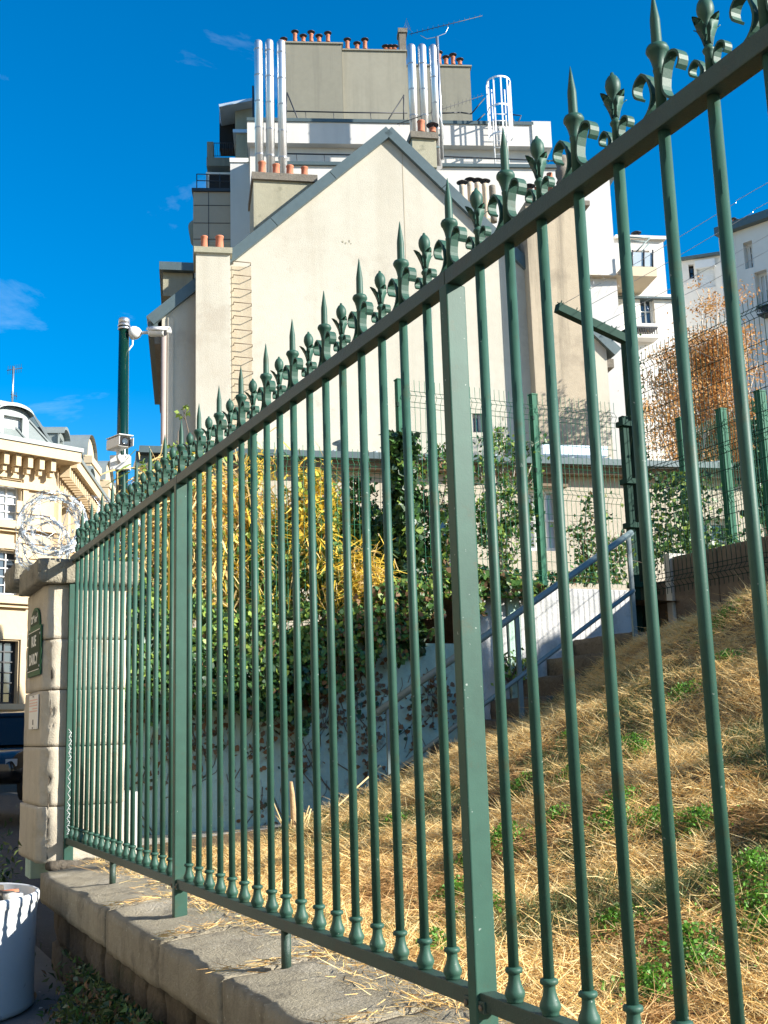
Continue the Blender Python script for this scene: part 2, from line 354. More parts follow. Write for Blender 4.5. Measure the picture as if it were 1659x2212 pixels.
MT['shutter'] = mat('white_shutter', (0.66, 0.68, 0.68), 0.04, 2, 0.6)
MT['carglass'] = mat('tinted_car_glass', (0.010, 0.012, 0.013), 0.1, 2, 0.12, spec=0.25)
MT['pipe'] = mat('pinkish_downpipe', (0.33, 0.27, 0.24), 0.08, 4, 0.6)
MT['front'] = mat('street_front_render', (0.34, 0.285, 0.20), 0.1, 2, 0.9)
MT['tag'] = mat('white_marker', (0.7, 0.72, 0.7), 0.1, 9, 0.6)

# ================================================================== GROUND
FX = 1.2529          # plane of the railing
YA = 4.4077          # middle post
SP = 0.125           # spacing of the bars
def vn(x, y, s=0.0):
    """smooth value noise for arrays, about -1..1"""
    x = np.asarray(x, float); y = np.asarray(y, float)
    def h(i, j): 
        q = np.sin(i * 127.1 + j * 311.7 + s * 74.7) * 43758.5453; return (q - np.floor(q)) * 2 - 1
    i = np.floor(x); j = np.floor(y); u = x - i; v = y - j; u = u * u * (3 - 2 * u); v = v * v * (3 - 2 * v)
    return (h(i, j) * (1 - u) + h(i + 1, j) * u) * (1 - v) + (h(i, j + 1) * (1 - u) + h(i + 1, j + 1) * u) * v
PX = np.array([1.30, 1.6, 2.0, 2.42, 2.94, 3.36, 3.77, 4.28, 4.78, 5.13, 5.6, 6.0, 6.5, 7.4, 30.0])
PZ = np.array([0.80, 0.80, 0.80, 0.82, 0.86, 0.97, 1.13, 1.31, 1.49, 1.66, 1.97, 2.14, 2.24, 2.30, 2.9])
def terr(x, y, bumps=True):
    x = np.asarray(x, float); y = np.asarray(y, float)
    z = np.interp(x, PX, PZ) + np.clip((7.5 - y) / 1.6, 0, 1) * (0.24 * np.clip((x - 1.9) / 1.5, 0, 1) * np.clip((6.6 - x) / 2.4, 0, 1) + 0.22 * np.clip((x - 4.2) / 1.5, 0, 1))
    if bumps:
        k = np.clip((x - 1.7) / 0.8, 0, 1) * np.clip((7.2 - x) / 0.4, 0, 1)
        z = z + k * np.clip((7.6 - y) / 0.8, 0.25, 1) * (0.050 * vn(x * 1.7, y * 1.7, 1) + 0.042 * vn(x * 4.1, y * 4.1, 2) + 0.015 * vn(x * 9, y * 9, 3))
    return z
def grid(name, x0, x1, y0, y1, nx, ny, zf, m, kind='structure', parent=None):
    X, Y = np.meshgrid(np.linspace(x0, x1, nx), np.linspace(y0, y1, ny)); Z = zf(X, Y)
    V = np.stack([X.ravel(), Y.ravel(), Z.ravel()], 1)
    i = np.arange(nx * ny).reshape(ny, nx); Fq = np.stack([i[:-1, :-1].ravel(), i[:-1, 1:].ravel(), i[1:, 1:].ravel(), i[1:, :-1].ravel()], 1)
    return polymesh(name, V, Fq, m, parent=parent, smooth=True, kind=kind)
def streetz(x, y): return 0.31 + np.clip((y - 14) * 0.02, 0, 0.75) + np.clip((y - 4.0) * 0.075, -0.5, 0) + 0 * x
grid('street_ground', -400, 400, -300, 500, 161, 161, lambda x, y: streetz(x, y) - 0.02 - 0.6 * ((x > 2.5) & (y < 60)), MT['asphalt'])
grid('pavement', -1.2, 1.2, -3, 12, 8, 40, lambda x, y: streetz(x, y) + 0.0, MT['pavement'])
grid('grass_slope', 1.33, 7.42, -1.5, 7.62, 140, 200, terr, MT['soil'])
grid('stair_head', 6.2, 7.5, 7.55, 9.6, 6, 6, lambda x, y: 2.22 + 0 * x, MT['soil'])
grid('garden_terrace', 4.55, 40, 8.56, 17, 30, 14, lambda x, y: 2.62 + 0.02 * vn(x, y, 5), MT['soil'])
grid('garden_bed', 1.78, 4.62, 8.56, 9.6, 10, 6, lambda x, y: 2.05 + 0.02 * vn(x, y, 5), MT['soil'])
grid('uphill_ground', 7.40, 40, -40, 8.60, 30, 40, lambda x, y: terr(x, y, False) + 0.1, MT['soil'])
grid('gravel_landing', 1.33, 3.75, 6.62, 8.56, 40, 30, lambda x, y: 0.79 + 0.006 * vn(x * 9, y * 9, 3) + 0.0 * x + np.clip((x - 2.9) * 0.1, 0, 1), MT['gravel'])

# ================================================================== STREET WALL (coping stones on rubble)
wall = thing('street_wall', 'low street wall of rubble under a weathered stone coping that carries the green railing', 'wall', (1.1, 3, 0))
cuts = [-1.6, 0.35, 1.55, 2.60, 3.33, 4.02, 4.85, 6.42]
def cop_fn(p):
    k = max(0.0, min(1.0, (1.45 - p.x) / 0.38))
    p = Vector((p.x, p.y, p.z - (0.042 * k + 0.008 * mnoise.noise(p * 3.0)) * max(0, min(1, (p.z - 0.66) / 0.18))))
    return p
for i in range(len(cuts) - 1):
    e = 0.03 * mnoise.noise(Vector((i * 3.3, 1.7, 0)))
    rough_box('coping_stone', 1.068 + e * 0.2, 1.52 + e, cuts[i] + 0.004, cuts[i + 1] - 0.004, 0.665 - (0.015 if i % 2 else 0), 0.852, MT['coping'], wall, 0.035, 0.006, 0.014, i, cop_fn)
MB().box(1.16, 1.45, -1.6, 6.40, -0.3, 0.66).build('rubble_core', MT['rubble'], wall)
k = 0
for row, (za, zb2) in enumerate(((-0.06, 0.16), (0.16, 0.30), (0.30, 0.47), (0.47, 0.655))):
    y = -0.2 - random.random() * 0.3
    while y < 6.35:
        w = random.uniform(0.16, 0.42); y1 = min(y + w, 6.39)
        if y1 - y > 0.06:
            rough_box('rubble_stone', 1.10 + random.uniform(0, 0.035), 1.19, y + 0.008, y1 - 0.008, za + 0.008 + random.uniform(-.01, .01), zb2 - 0.006 + random.uniform(-.012, .012), MT['rubble'], wall, 0.05, 0.016, 0.03, k); k += 1
        y = y1

# ================================================================== GREEN RAILING
fence = thing('iron_fence', 'green painted iron railing with spear and lily finials along the street wall', 'fence', (FX, YA, 0.85))
FL = WL[fence.name]
ZR0, ZR1 = 2.500, 2.537        # top rail
ZB0, ZB1 = 0.932, 0.966        # bottom rail
# prototypes (origin on the axis of the bar at z = 0 of the railing parent, i.e. z 0.85)
zo = 0.85
def prof_mesh(name, fn, m, k=1.0):
    b = MB(); fn(b); b.v = [Vector((v.x * k, v.y * k, v.z)) for v in b.v]; return b.mesh(name, m)
def bar_fn(b): b.tube([(0, 0, ZB1 - zo), (0, 0, ZR0 - zo + 0.004)], 0.0108, 14)
def collar_fn(b):
    z = ZB1 - zo
    b.lathe([(0.0155, z), (0.0168, z + .004), (0.0168, z + .007), (0.0190, z + .010), (0.0208, z + .016), (0.0192, z + .022), (0.0146, z + .032), (0.0122, z + .042), (0.0118, z + .051), (0.0122, z + .0535), (0.0168, z + .056), (0.0180, z + .060), (0.0168, z + .064), (0.0112, z + .0665)], n=16)
def spear_fn(b):
    z = ZR1 - zo
    b.lathe([(0.0122, z - .001), (0.0118, z + .075), (0.0130, z + .078), (0.0135, z + .082), (0.0120, z + .084), (0.0155, z + .098), (0.0205, z + .110), (0.0225, z + .112), (0.0255, z + .1165),
             (0.0255, z + .1205), (0.0225, z + .126), (0.0125, z + .128), (0.0118, z + .131), (0.0112, z + .176), (0.0108, z + .181), (0.0045, z + .216), (0.0008, z + .2345)], n=16)
def scroll_pts(sgn, h, w):
    """C scroll in the plane of the fence: sits on the rail, leans on the shaft, curls outwards at its head"""
    p = []
    for t in np.linspace(0, 1, 8):      # foot, from out on the rail in to the shaft
        a = math.pi / 2 * t
        p.append((0, sgn * (w * 1.12 - (w * 1.12 - 0.0145) * math.sin(a)), 0.002 + h * 0.40 * (1 - math.cos(a))))
    for t in np.linspace(0.0, 1, 12)[1:]:    # head: a hook turning outwards and down
        a = math.pi * 1.28 * t; rr = w * 0.50 * (1 - 0.15 * t)
        p.append((0, sgn * (0.0145 + w * 0.5 - rr * math.cos(a)), h * 0.40 + h * 0.30 * min(1, t * 3) + rr * math.sin(a) * 0.98))
    return p
def spear_scroll_fn(sgn):
    def f(b):
        z = ZR1 - zo
        b.strip([(x, y, z + zz) for x, y, zz in scroll_pts(sgn, 0.098, 0.050)], (0.020, 0, 0), 0.0045)
    return f
def lily_fn(b):
    z = ZR1 - zo
    b.lathe([(r_, z + h_) for r_, h_ in ((.0080, -.001), (.0074, .040), (.0100, .044), (.0108, .047), (.0092, .050), (.0062, .054), (.0074, .068), (.0086, .080), (.0066, .095), (.0070, .100), (.0115, .107), (.0142, .116), (.0146, .124), (.0132, .132), (.0088, .140), (.0042, .144), (.0028, .149))], n=16)
def lily_leaf_fn(an):
    def f(b):
        z = ZR1 - zo; ca, sa = math.cos(an), math.sin(an)
        rows = [(0.0065, .056, .004), (0.0075, .070, .008), (0.0115, .082, .0105), (0.0190, .093, .009), (0.0262, .0985, .005), (0.0305, .1005, .0008)]
        vs = []
        for r, h, w in rows:
            for sg, dr in ((-1, .0018), (1, .0018)):
                vs.append((r * ca - sg * w * sa, r * sa + sg * w * ca, z + h))
            vs.append(((r - .004) * ca, (r - .004) * sa, z + h - .0035))
        fs = []
        for i in range(len(rows) - 1):
            q = 3 * i
            fs += [(q, q + 3, q + 5, q + 2), (q + 2, q + 5, q + 4, q + 1), (q + 1, q + 4, q + 3, q)]
        b.add(vs, fs, True)
    return f
def lily_scroll_fn(sgn):
    def f(b):
        z = ZR1 - zo
        b.strip([(x, y, z + zz) for x, y, zz in scroll_pts(sgn, 0.042, 0.030)], (0.015, 0, 0), 0.0038)
    return f
ME = {n: prof_mesh(n, f, MT['iron'], 0.80 if n == 'spear' else 1.0) for n, f in dict(bar=bar_fn, base_collar=collar_fn, spear=spear_fn, scroll=spear_scroll_fn(-1), scroll_b=spear_scroll_fn(1), lily=lily_fn,
      lily_scroll=lily_scroll_fn(-1), lily_scroll_b=lily_scroll_fn(1), leaf_a=lily_leaf_fn(math.pi / 2), leaf_b=lily_leaf_fn(-math.pi / 2), leaf_c=lily_leaf_fn(0), leaf_d=lily_leaf_fn(math.pi)).items()}
posts = (-18, 0, 18, 36)
for i in range(-18, 37):
    loc = Vector((0, -SP * i, 0))
    if i in posts:
        y = YA - SP * i + (-0.034 if i == -18 else 0)
        b = MB().box(FX - 0.0255, FX + 0.0255, y - (0.0175 if i > -18 else 0.013), y + (0.0175 if i > -18 else 0.013), 0.80, ZR0 - 0.001); p = b.build('post', MT['iron'], fence, 0.003)
        if i == -18:
            continue
        o = inst('spear', ME['spear'], loc, fence)
        for nm in ('scroll', 'scroll_b'): inst('scroll', ME[nm], loc, fence)
        continue
    bar = inst('bar', ME['bar'], loc + Vector((random.uniform(-.0015, .0015), random.uniform(-.002, .002), 0)), fence)
    inst('base_collar', ME['base_collar'], (0, 0, 0), bar)
    if i % 2 == 0:
        inst('spear', ME['spear'], (0, 0, 0), bar)
        for nm in ('scroll', 'scroll_b'): inst('scroll', ME[nm], (0, 0, 0), bar)
    else:
        inst('lily_bud', ME['lily'], (0, 0, 0), bar)
        for nm in ('leaf_a', 'leaf_b', 'leaf_c', 'leaf_d'): inst('lily_leaf', ME[nm], (0, 0, 0), bar)
        for nm in ('lily_scroll', 'lily_scroll_b'): inst('scroll', ME[nm], (0, 0, 0), bar)
for a, b_ in ((-18, 0), (0, 18), (18, 36)):
    ya, yb = YA - SP * a, YA - SP * b_
    MB().box(FX - 0.020, FX + 0.020, yb - 0.0, ya - 0.002, ZR0, ZR1).build('top_rail', MT['iron_rail'], fence, 0.002)
    MB().box(FX - 0.018, FX + 0.018, yb + 0.018, ya - 0.018, ZB0, ZB1).build('bottom_rail', MT['iron_rail'], fence, 0.002)
    for yy in (yb + 0.03, ya - 0.03):
        MB().box(FX - 0.0225, FX + 0.0225, yy - 0.012, yy + 0.012, ZB0 - 0.004, ZB0 + 0.02).build('rail_bracket', MT['iron_rail'], fence, 0.002); MB().lathe([(0.006, 0), (0.006, 0.003), (0.003, 0.005)], (FX - 0.0226, yy, ZB0 + 0.008), 8, axis=(-1, 0, 0)).build('bolt', MT['rust'], fence)
for i in (-9, 9, 27):
    MB().tube([(FX, YA - SP * i + 0.004, 0.80), (FX, YA - SP * i + 0.004, ZB0)], 0.0150, 12).build('support_leg', MT['iron_rail'], fence)
# white marker scribble on the end post
tb = MB(); yq = YA + SP * 18 - 0.048
for i in range(26):
    z = 0.98 + i * 0.022; x = FX - 0.006
    tb.tube([(x - 0.008 + 0.016 * (i % 2), yq - 0.0005, z), (x + 0.008 - 0.016 * (i % 2) + random.uniform(-.003, .003), yq - 0.0005, z + 0.024)], 0.0014, 4)
    if i > 17 or i < 8: tb.tube([(x - 0.010, yq - 0.0005, z), (x + 0.004, yq - 0.0005, z + 0.008), (x + 0.009, yq - 0.0005, z + 0.001)], 0.0016, 4)
tb.build('marker_scribble', MT['tag'], fence)

# ================================================================== STONE PILLAR
YP = 6.648
pil = thing('stone_pillar', 'square limestone gate pillar with dark cap at the end of the green railing', 'pillar', (1.32, 6.9, 0.8))
zs = [0.60, 1.12, 1.42, 1.72, 2.02, 2.375]
zs = [0.83, 1.135, 1.46, 1.775, 2.06, 2.375]
for i in range(5):
    x0 = 1.103 - (0.012 if i == 0 else 0); chip = 0.046 if i < 4 else 0.02
    rough_box('block', x0, 1.562 + (0.004 * (i % 2)), YP, YP + 0.67, zs[i] + 0.0014, zs[i + 1] - 0.0014, MT['stone'], pil, 0.022, 0.004, 0.006, i + 20,
              (lambda cc: (lambda p: p + Vector((cc * max(0, 1 - ((p.x - 1.10) ** 2 + (p.y - YP) ** 2) ** 0.5 / 0.07) * (0.55 + 1.0 * abs(mnoise.noise(p * 13)) + 0.5 * mnoise.noise(p * 37)), cc * 0.5 * max(0, 1 - ((p.x - 1.10) ** 2 + (p.y - YP) ** 2) ** 0.5 / 0.07), 0))))(chip))
MB().box(1.145, 1.55, YP + 0.016, YP + 0.65, 0.84, 2.38).build('mortar_core', MT['rubble'], pil)
rough_box('cap', 1.045, 1.62, YP - 0.055, YP + 0.68, 2.375, 2.515, MT['stonecap'], pil, 0.025, 0.007, 0.010, 41)
rough_box('cap_end', 1.02, 1.60, YP + 0.70, YP + 1.15, 2.45, 2.60, MT['stonecap'], pil, 0.03, 0.014, 0.02, 42)
rough_box('block', 1.565, 1.72, YP + 0.22, YP + 0.52, 0.80, 1.18, MT['slab'], pil, 0.05, 0.006, 0.01, 44)
rough_box('base_debris', 1.14, 1.5, YP - 0.09, YP + 0.02, 0.80, 0.838, MT['rubble'], pil, 0.02, 0.02, 0.015, 45)
# the street name plate on the street side (faces -X)
def txt(body, size, loc, rot, m, parent, name='lettering', ext=0.0006, sx=1.0, bold=0.0):
    c = bpy.data.curves.new(name, 'FONT'); c.body = body; c.size = size; c.extrude = ext; c.align_x = 'CENTER'; c.align_y = 'CENTER'; c.offset = bold
    t_ = bpy.data.objects.new(name, c); COL.objects.link(t_); me = bpy.data.meshes.new_from_object(t_); bpy.data.objects.remove(t_); me.materials.clear(); me.materials.append(m)
    o = bpy.data.objects.new(name, me); COL.objects.link(o)
    o.parent = parent; o.location = Vector(loc) - WL[parent.name]; o.rotation_euler = rot; o.scale = (sx, 1, 1); WL[o.name] = Vector(loc)
    return o
XS = 1.100
pc = onx(79, 1440, XS); 
sg = thing('street_sign', 'dark green enamel street name plate RUE DARCY on the side of the stone pillar', 'sign', (XS, 6.95, 1.95))
yc = 6.935; ztop, zbot = 2.150, 1.865
def yz(poly, x): return [(x, y, z) for y, z in poly]
MB().box(XS - 0.010, XS - 0.002, yc - 0.225, yc + 0.225, zbot, ztop).build('border', MT['signborder'], sg, 0.002)
MB().box(XS - 0.0125, XS - 0.0102, yc - 0.198, yc + 0.198, zbot + 0.03, ztop - 0.022).build('plate', MT['sign'], sg)
for zz in (zbot + 0.032, ztop - 0.024):
    MB().box(XS - 0.0135, XS - 0.0126, yc - 0.198, yc + 0.198, zz - 0.002, zz + 0.002).build('white_line', MT['signwhite'], sg)
arch = [(yc - 0.165, ztop + 0.001)] + [(yc - 0.165 * math.cos(a), ztop + 0.001 + 0.115 * math.sin(a)) for a in np.linspace(0, math.pi, 15)][1:-1] + [(yc + 0.165, ztop + 0.001)]
MB().prism(yz(arch, XS - 0.002), (-0.008, 0, 0)).build('arch_border', MT['signborder'], sg)
arch2 = [(yc + (y - yc) * 0.80, ztop + 0.012 + (z - ztop) * 0.76) for y, z in arch]
MB().prism(yz(arch2, XS - 0.0102), (-0.002, 0, 0)).build('arch_plate', MT['sign'], sg)
rot = (R(90), 0, R(-90))
txt('20\u1d49 Arr\u1d57', 0.060, (XS - 0.0132, yc, ztop + 0.046), rot, MT['signwhite'], sg, sx=1.1, bold=0.0012)
txt('RUE', 0.088, (XS - 0.0132, yc, ztop - 0.085), rot, MT['signwhite'], sg, sx=1.0, bold=0.002)
txt('DARCY', 0.088, (XS - 0.0132, yc, ztop - 0.190), rot, MT['signwhite'], sg, sx=1.0, bold=0.002)
for yy in (yc - 0.208, yc + 0.208):
    for zz in (zbot + 0.05, ztop - 0.05):
        MB().lathe([(0.008, 0), (0.008, 0.003), (0.004, 0.005)], (XS - 0.010, yy, zz), 10, axis=(-1, 0, 0)).build('screw', MT['galv'], sg)
no = thing('notice', 'small white notice with faded pink print under the street sign', 'notice', (XS, 6.93, 1.65))
MB().box(XS - 0.006, XS - 0.001, yc - 0.165, yc + 0.15, 1.56, 1.755).build('sheet', MT['paper'], no, 0.002)
for i, zz in enumerate((1.727, 1.71, 1.695, 1.677, 1.663)):
    MB().box(XS - 0.0072, XS - 0.0061, yc - 0.14, yc + (0.13 if i != 3 else 0.02), zz - 0.0035, zz + 0.0035).build('print_line', MT['pink'], no)
MB().box(XS - 0.0072, XS - 0.0061, yc - 0.02, yc + 0.01, 1.585, 1.615).build('printed_figure', MT['dark_iron'], no)
for zz in (1.568, 1.747): MB().lathe([(0.005, 0), (0.004, 0.004)], (XS - 0.006, yc, zz), 8, axis=(-1, 0, 0)).build('screw', MT['dark_iron'], no)

# ================================================================== RAZOR WIRE
def razor(name, label, c, rad, turns, length, axis, seed, squash=1.0):
    rg = random.Random(seed); c = Vector(c); ax = Vector(axis).normalized(); a = ax.cross(Vector((0, 0, 1))).normalized(); b = Vector((0, 0, 1))
    root = thing(name, label, 'razor wire', c, 'coils of razor wire')
    w = MB(); bl = MB(); n = 40 * turns; pts = []
    for i in range(n + 1):
        t = i / n * turns; an = t * 2 * math.pi; rr = rad * (1 + 0.045 * math.sin(t * 2.1 + seed) + 0.025 * math.sin(an * 3 + t))
        pts.append(c + a * (rr * math.cos(an) + 0.03 * math.sin(t * 2.3)) + b * (rr * math.sin(an) * squash) + ax * ((t / turns - 0.5) * length + 0.05 * math.sin(an * 2 + t)))
    w.tube(pts, 0.0016, 4)
    for i in range(0, n, 1):
        if rg.random() < 0.85:
            p = (pts[i] + pts[i + 1]) / 2; t = (pts[i + 1] - pts[i]).normalized(); s = t.cross(Vector((rg.uniform(-1, 1), rg.uniform(-1, 1), rg.uniform(-1, 1)))).normalized()
            L = 0.014; W = 0.012
            for k in (-1, 1):
                bl.add([p - t * L * 0.4, p + t * L * 0.4, p + t * L * 1.3 + s * W * k, p + s * W * 0.4 * k, p - t * L * 1.3 + s * W * k], [(0, 1, 2, 3), (0, 3, 4)])
    w.build('wire', MT['galv'], root); bl.build('blades', MT['zinc_light'], root, kind='stuff')
    for q in range(5):
        an = rg.uniform(0, 6.28); p0 = c + a * rad * math.cos(an) + b * rad * math.sin(an) - ax * length * 0.4; p1 = c + a * rad * math.cos(an + 2.4) + b * rad * math.sin(an + 2.4) + ax * length * 0.4
        MB().tube([p0, (p0 + p1) / 2 + Vector((0, 0, rg.uniform(-.05, .05))), p1], 0.002, 4).build('tie_wire', MT['galv'], root)
    return root
c1 = ony(113, 1133, 6.80)
razor('razor_wire_coil', 'shiny coil of razor wire standing on the cap of the stone pillar', c1, 0.170, 10, 0.30, (0.05, 1, 0), 3)
c2 = ony(92, 1178, 6.95)
razor('razor_wire_coil', 'sagging razor wire loops hanging off the street side of the pillar cap', c2, 0.135, 5, 0.3, (0.3, 1, 0), 5, 1.15)
c3 = ony(245, 1140, 8.3)
razor('razor_wire_coil', 'coil of razor wire behind the spears at the foot of the camera pole', c3, 0.22, 5, 0.5, (1, 0.2, 0), 9)

# ================================================================== CAMERA POLE
Dp = 9.3; pt = atd(268, 700, Dp); pb = atd(263, 1070, Dp); px_, py_ = (pt.x + pb.x) / 2, (pt.y + pb.y) / 2
pole = thing('camera_pole', 'tall glossy dark green steel pole carrying two white security cameras', 'pole', (px_, py_, 1.9))
MB().lathe([(0.058, 1.9), (0.050, 3.6), (0.043, pt.z - 0.0)], (px_, py_, 0), 24).build('shaft', MT['pole'], pole)
MB().lathe([(0.047, pt.z - 0.005), (0.047, pt.z + 0.045), (0.040, pt.z + 0.05)], (px_, py_, 0), 20).build('end_cap', MT['galv'], pole)
for zz in (0.025, 0.055):
    MB().lathe([(0.049, pt.z - zz), (0.052, pt.z - zz + 0.005), (0.052, pt.z - zz + 0.015), (0.049, pt.z - zz + 0.02)], (px_, py_, 0), 20).build('clamp_band', MT['galv'], pole)
zc = atd(330, 718, Dp).z; zc0 = zc
sc1 = thing('security_camera', 'white tube security camera on a side arm at the top of the green pole', 'camera', (px_, py_, zc), 'security cameras on the pole')
o = Vector((px_, py_, zc)); u = RT
MB().lathe([(0.028, 0.045), (0.052, 0.055), (0.058, 0.08), (0.056, 0.105), (0.040, 0.135), (0.020, 0.15)], o, 18, axis=u).build('junction_dome', MT['camwhite'], sc1)
MB().tube([o + u * 0.14, o + u * 0.23], 0.014, 12).build('side_arm', MT['camwhite'], sc1)
ax = (RT * 0.96 - FW * 0.25 + UPV * -0.12).normalized(); q = o + u * 0.22 + UPV * 0.0
MB().lathe([(0.030, 0), (0.036, 0.01), (0.036, 0.13), (0.030, 0.145)], q, 20, axis=ax).build('housing', MT['camwhite'], sc1)
nrm = ax.cross(Vector((0, 0, 1))).normalized(); upx = nrm.cross(ax).normalized()
b = MB(); rows = []
for t in (-0.01, 0.185):
    for k in range(9):
        an = math.pi * (0.02 + 0.96 * k / 8); rows.append(q + ax * t + nrm * (0.043 * math.cos(an)) + upx * (0.043 * math.sin(an) + 0.004))
b.add(rows, [(k, k + 1, 10 + k, 9 + k) for k in range(8)], True); sh = b.build('sun_shield', MT['camwhite'], sc1)
sm = sh.modifiers.new('thick', 'SOLIDIFY'); sm.thickness = 0.004
MB().lathe([(0.028, 0.146), (0.028, 0.150), (0.02, 0.151)], q, 18, axis=ax).build('lens', MT['void'], sc1)
MB().tube([o + u * 0.075 - UPV * 0.05, o + u * 0.075 - UPV * 0.105, o + u * 0.05 - UPV * 0.14, o + u * 0.03 - UPV * 0.17], 0.008, 8).build('cable', MT['camwhite'], sc1)
# lower camera with its back box
z2 = atd(263, 1004, Dp).z
sc2 = thing('security_camera', 'white box security camera with black lens low on the pole above its back box', 'camera', (px_, py_, z2), 'security cameras on the pole')
o2 = Vector((px_, py_, z2)); dv = (-FW)
def ob(b, c, ux, uy, uz, hx, hy, hz):
    P = [c + ux * (sx * hx) + uy * (sy_ * hy) + uz * (sz * hz) for sz in (-1, 1) for sx, sy_ in ((-1, -1), (1, -1), (1, 1), (-1, 1))]
    return b.hexa(P)
ob(MB(), o2 + dv * 0.065, RT, FW, UPV, 0.083, 0.030, 0.063).build('back_box', MT['camwhite'], sc2, 0.006)
MB().tube([o2 + dv * 0.095, o2 + dv * 0.14 + UPV * 0.03, o2 + dv * 0.14 + UPV * 0.09], 0.017, 10).build('swivel_arm', MT['camwhite'], sc2)
ax = (-FW * 0.80 + RT * 0.60 - UPV * 0.06).normalized(); nrm = ax.cross(Vector((0, 0, 1))).normalized(); upx = nrm.cross(ax).normalized()
cc = o2 + dv * 0.14 + UPV * 0.145
ob(MB(), cc, nrm, ax, upx, 0.058, 0.125, 0.045).build('housing', MT['camwhite'], sc2, 0.012)
ob(MB(), cc + ax * 0.124, nrm, ax, upx, 0.050, 0.003, 0.037).build('front_glass', MT['void'], sc2, 0.008)
MB().lathe([(0.026, 0.0), (0.026, 0.004), (0.019, 0.004), (0.014, 0.002)], cc + ax * 0.127, 18, axis=ax).build('lens', MT['glass'], sc2)
ob(MB(), cc + ax * 0.02 + upx * 0.052, nrm, ax, upx, 0.064, 0.135, 0.004).build('sun_shield', MT['camwhite'], sc2, 0.003)
for s in (-1, 1): ob(MB(), cc + ax * 0.13 + nrm * 0.061 * s, nrm, ax, upx, 0.003, 0.03, 0.035).build('side_shield', MT['camwhite'], sc2, 0.002)
for sx in (-0.055, 0.055):
    for sz in (-0.045, 0.045): MB().lathe([(0.006, 0), (0.005, 0.003)], o2 + dv * 0.0952 + RT * sx + UPV * sz, 8, axis=dv).build('screw', MT['galv'], sc2)

# ================================================================== WHITE TUB at the kerb
tc_ = Vector((0.495, 5.78, 0.315)); 
tub = thing('plastic_tub', 'large round white plastic tub filled with rubble beside the street wall', 'tub', tc_)
MB().lathe([(0.435, 0.0), (0.452, 0.012), (0.448, 0.03), (0.452, 0.40), (0.458, 0.455), (0.464, 0.462), (0.464, 0.495), (0.452, 0.502), (0.442, 0.495), (0.438, 0.43)], tc_, 64).build('body', MT['tub'], tub)
MB().lathe([(0.445, 0.45), (0.3, 0.475), (0.01, 0.48)], tc_, 32).build('fill', MT['slab'], tub)
for i in range(34):
    a, r_ = random.uniform(0, 6.28), 0.38 * random.random() ** 0.5; s = random.uniform(0.02, 0.05); p = tc_ + Vector((r_ * math.cos(a), r_ * math.sin(a), 0.475 + random.uniform(0, 0.02)))
    rough_box('debris_piece', p.x - s, p.x + s, p.y - s * 0.7, p.y + s * 0.7, p.z - s * 0.5, p.z + s * 0.5, random.choice([MT['slab'], MT['clay'], MT['signwhite'], MT['rubble']]), tub, 0.03, 0.008, 0.008, i)

# ================================================================== RETAINING WALL, STAIR, HANDRAIL
YW = 8.50
rw = thing('retaining_wall', 'painted concrete retaining wall behind the stair, blue grey below and flaking white at its upper end', 'wall', (4, YW, 0.8))
b = MB(); b.box(1.35, 4.92, YW, YW + 0.22, 0.55, 2.20); b.build('lower_panel', MT['rwall'], rw, 0.006)
MB().box(4.92, 5.32, YW - 0.03, YW + 0.22, 1.0, 2.68).build('white_panel', MT['rwall_white'], rw, 0.008)
MB().box(5.33, 5.45, YW - 0.05, YW + 0.2, 1.2, 2.72).build('concrete_post', MT['rwall'], rw, 0.006)
MB().box(5.46, 6.72, YW - 0.03, YW + 0.22, 1.5, 2.70).build('white_panel', MT['rwall_white'], rw, 0.008)
st = thing('concrete_stair', 'mossy concrete stair climbing along the retaining wall behind the dry grass', 'stairs', (4.8, 8.05, 0.8))
for i in range(9):
    x0 = 3.62 + i * 0.298; z1 = 0.86 + i * 0.172
    rough_box('step', x0, x0 + (0.36 if i < 8 else 1.4), 7.62, YW - 0.035, z1 - 0.26, z1, MT['step'], st, 0.05, 0.010, 0.014, i + 60)
MB().prism([(3.6, 7.62, 0.5), (6.9, 7.62, 0.5), (6.9, 7.62, 2.05), (6.0, 7.62, 1.95), (3.75, 7.62, 0.63)], (0, 0.86, 0)).build('stair_body', MT['step'], st)
MB().box(3.9, 6.28, 7.575, 7.618, 0.5, 0.9).build('footing', MT['step'], st)
hr = thing('handrail', 'blue grey tubular handrail with a lower rail running up the concrete stair', 'handrail', (4.8, 7.6, 0.8))
MB().tube([(3.62, 7.6, 1.615), (6.06, 7.6, 3.07)], 0.027, 14).build('top_rail', MT['bluegrey'], hr)
MB().tube([(3.66, 7.6, 1.13), (6.04, 7.6, 2.58)], 0.019, 12).build('lower_rail', MT['bluegrey'], hr)
for x, zt in ((3.72, 1.675), (4.87, 2.36), (6.02, 3.05)): MB().box(x - 0.02, x + 0.02, 7.59, 7.61, zt - 1.05, zt - 0.02).build('post', MT['bluegrey'], hr)
lw = thing('low_wall', 'dark low concrete wall at the top of the grass slope under the barbed mesh fence', 'wall', (7.4, 3, 2.2))
for a, b_ in ((-1.5, 2.2), (2.21, 5.0), (5.01, 8.0), (8.01, 8.62)): MB().box(7.34, 7.56, a, b_, 2.0, 3.06).build('panel', MT['lowwall'], lw, 0.006)
MB().box(7.31, 7.58, 8.63, 8.71, 2.0, 3.10).build('concrete_post', MT['slab'], lw, 0.004)
MB().box(7.36, 7.54, 8.72, 9.06, 2.0, 2.85).build('panel', MT['lowwall'], lw, 0.004)

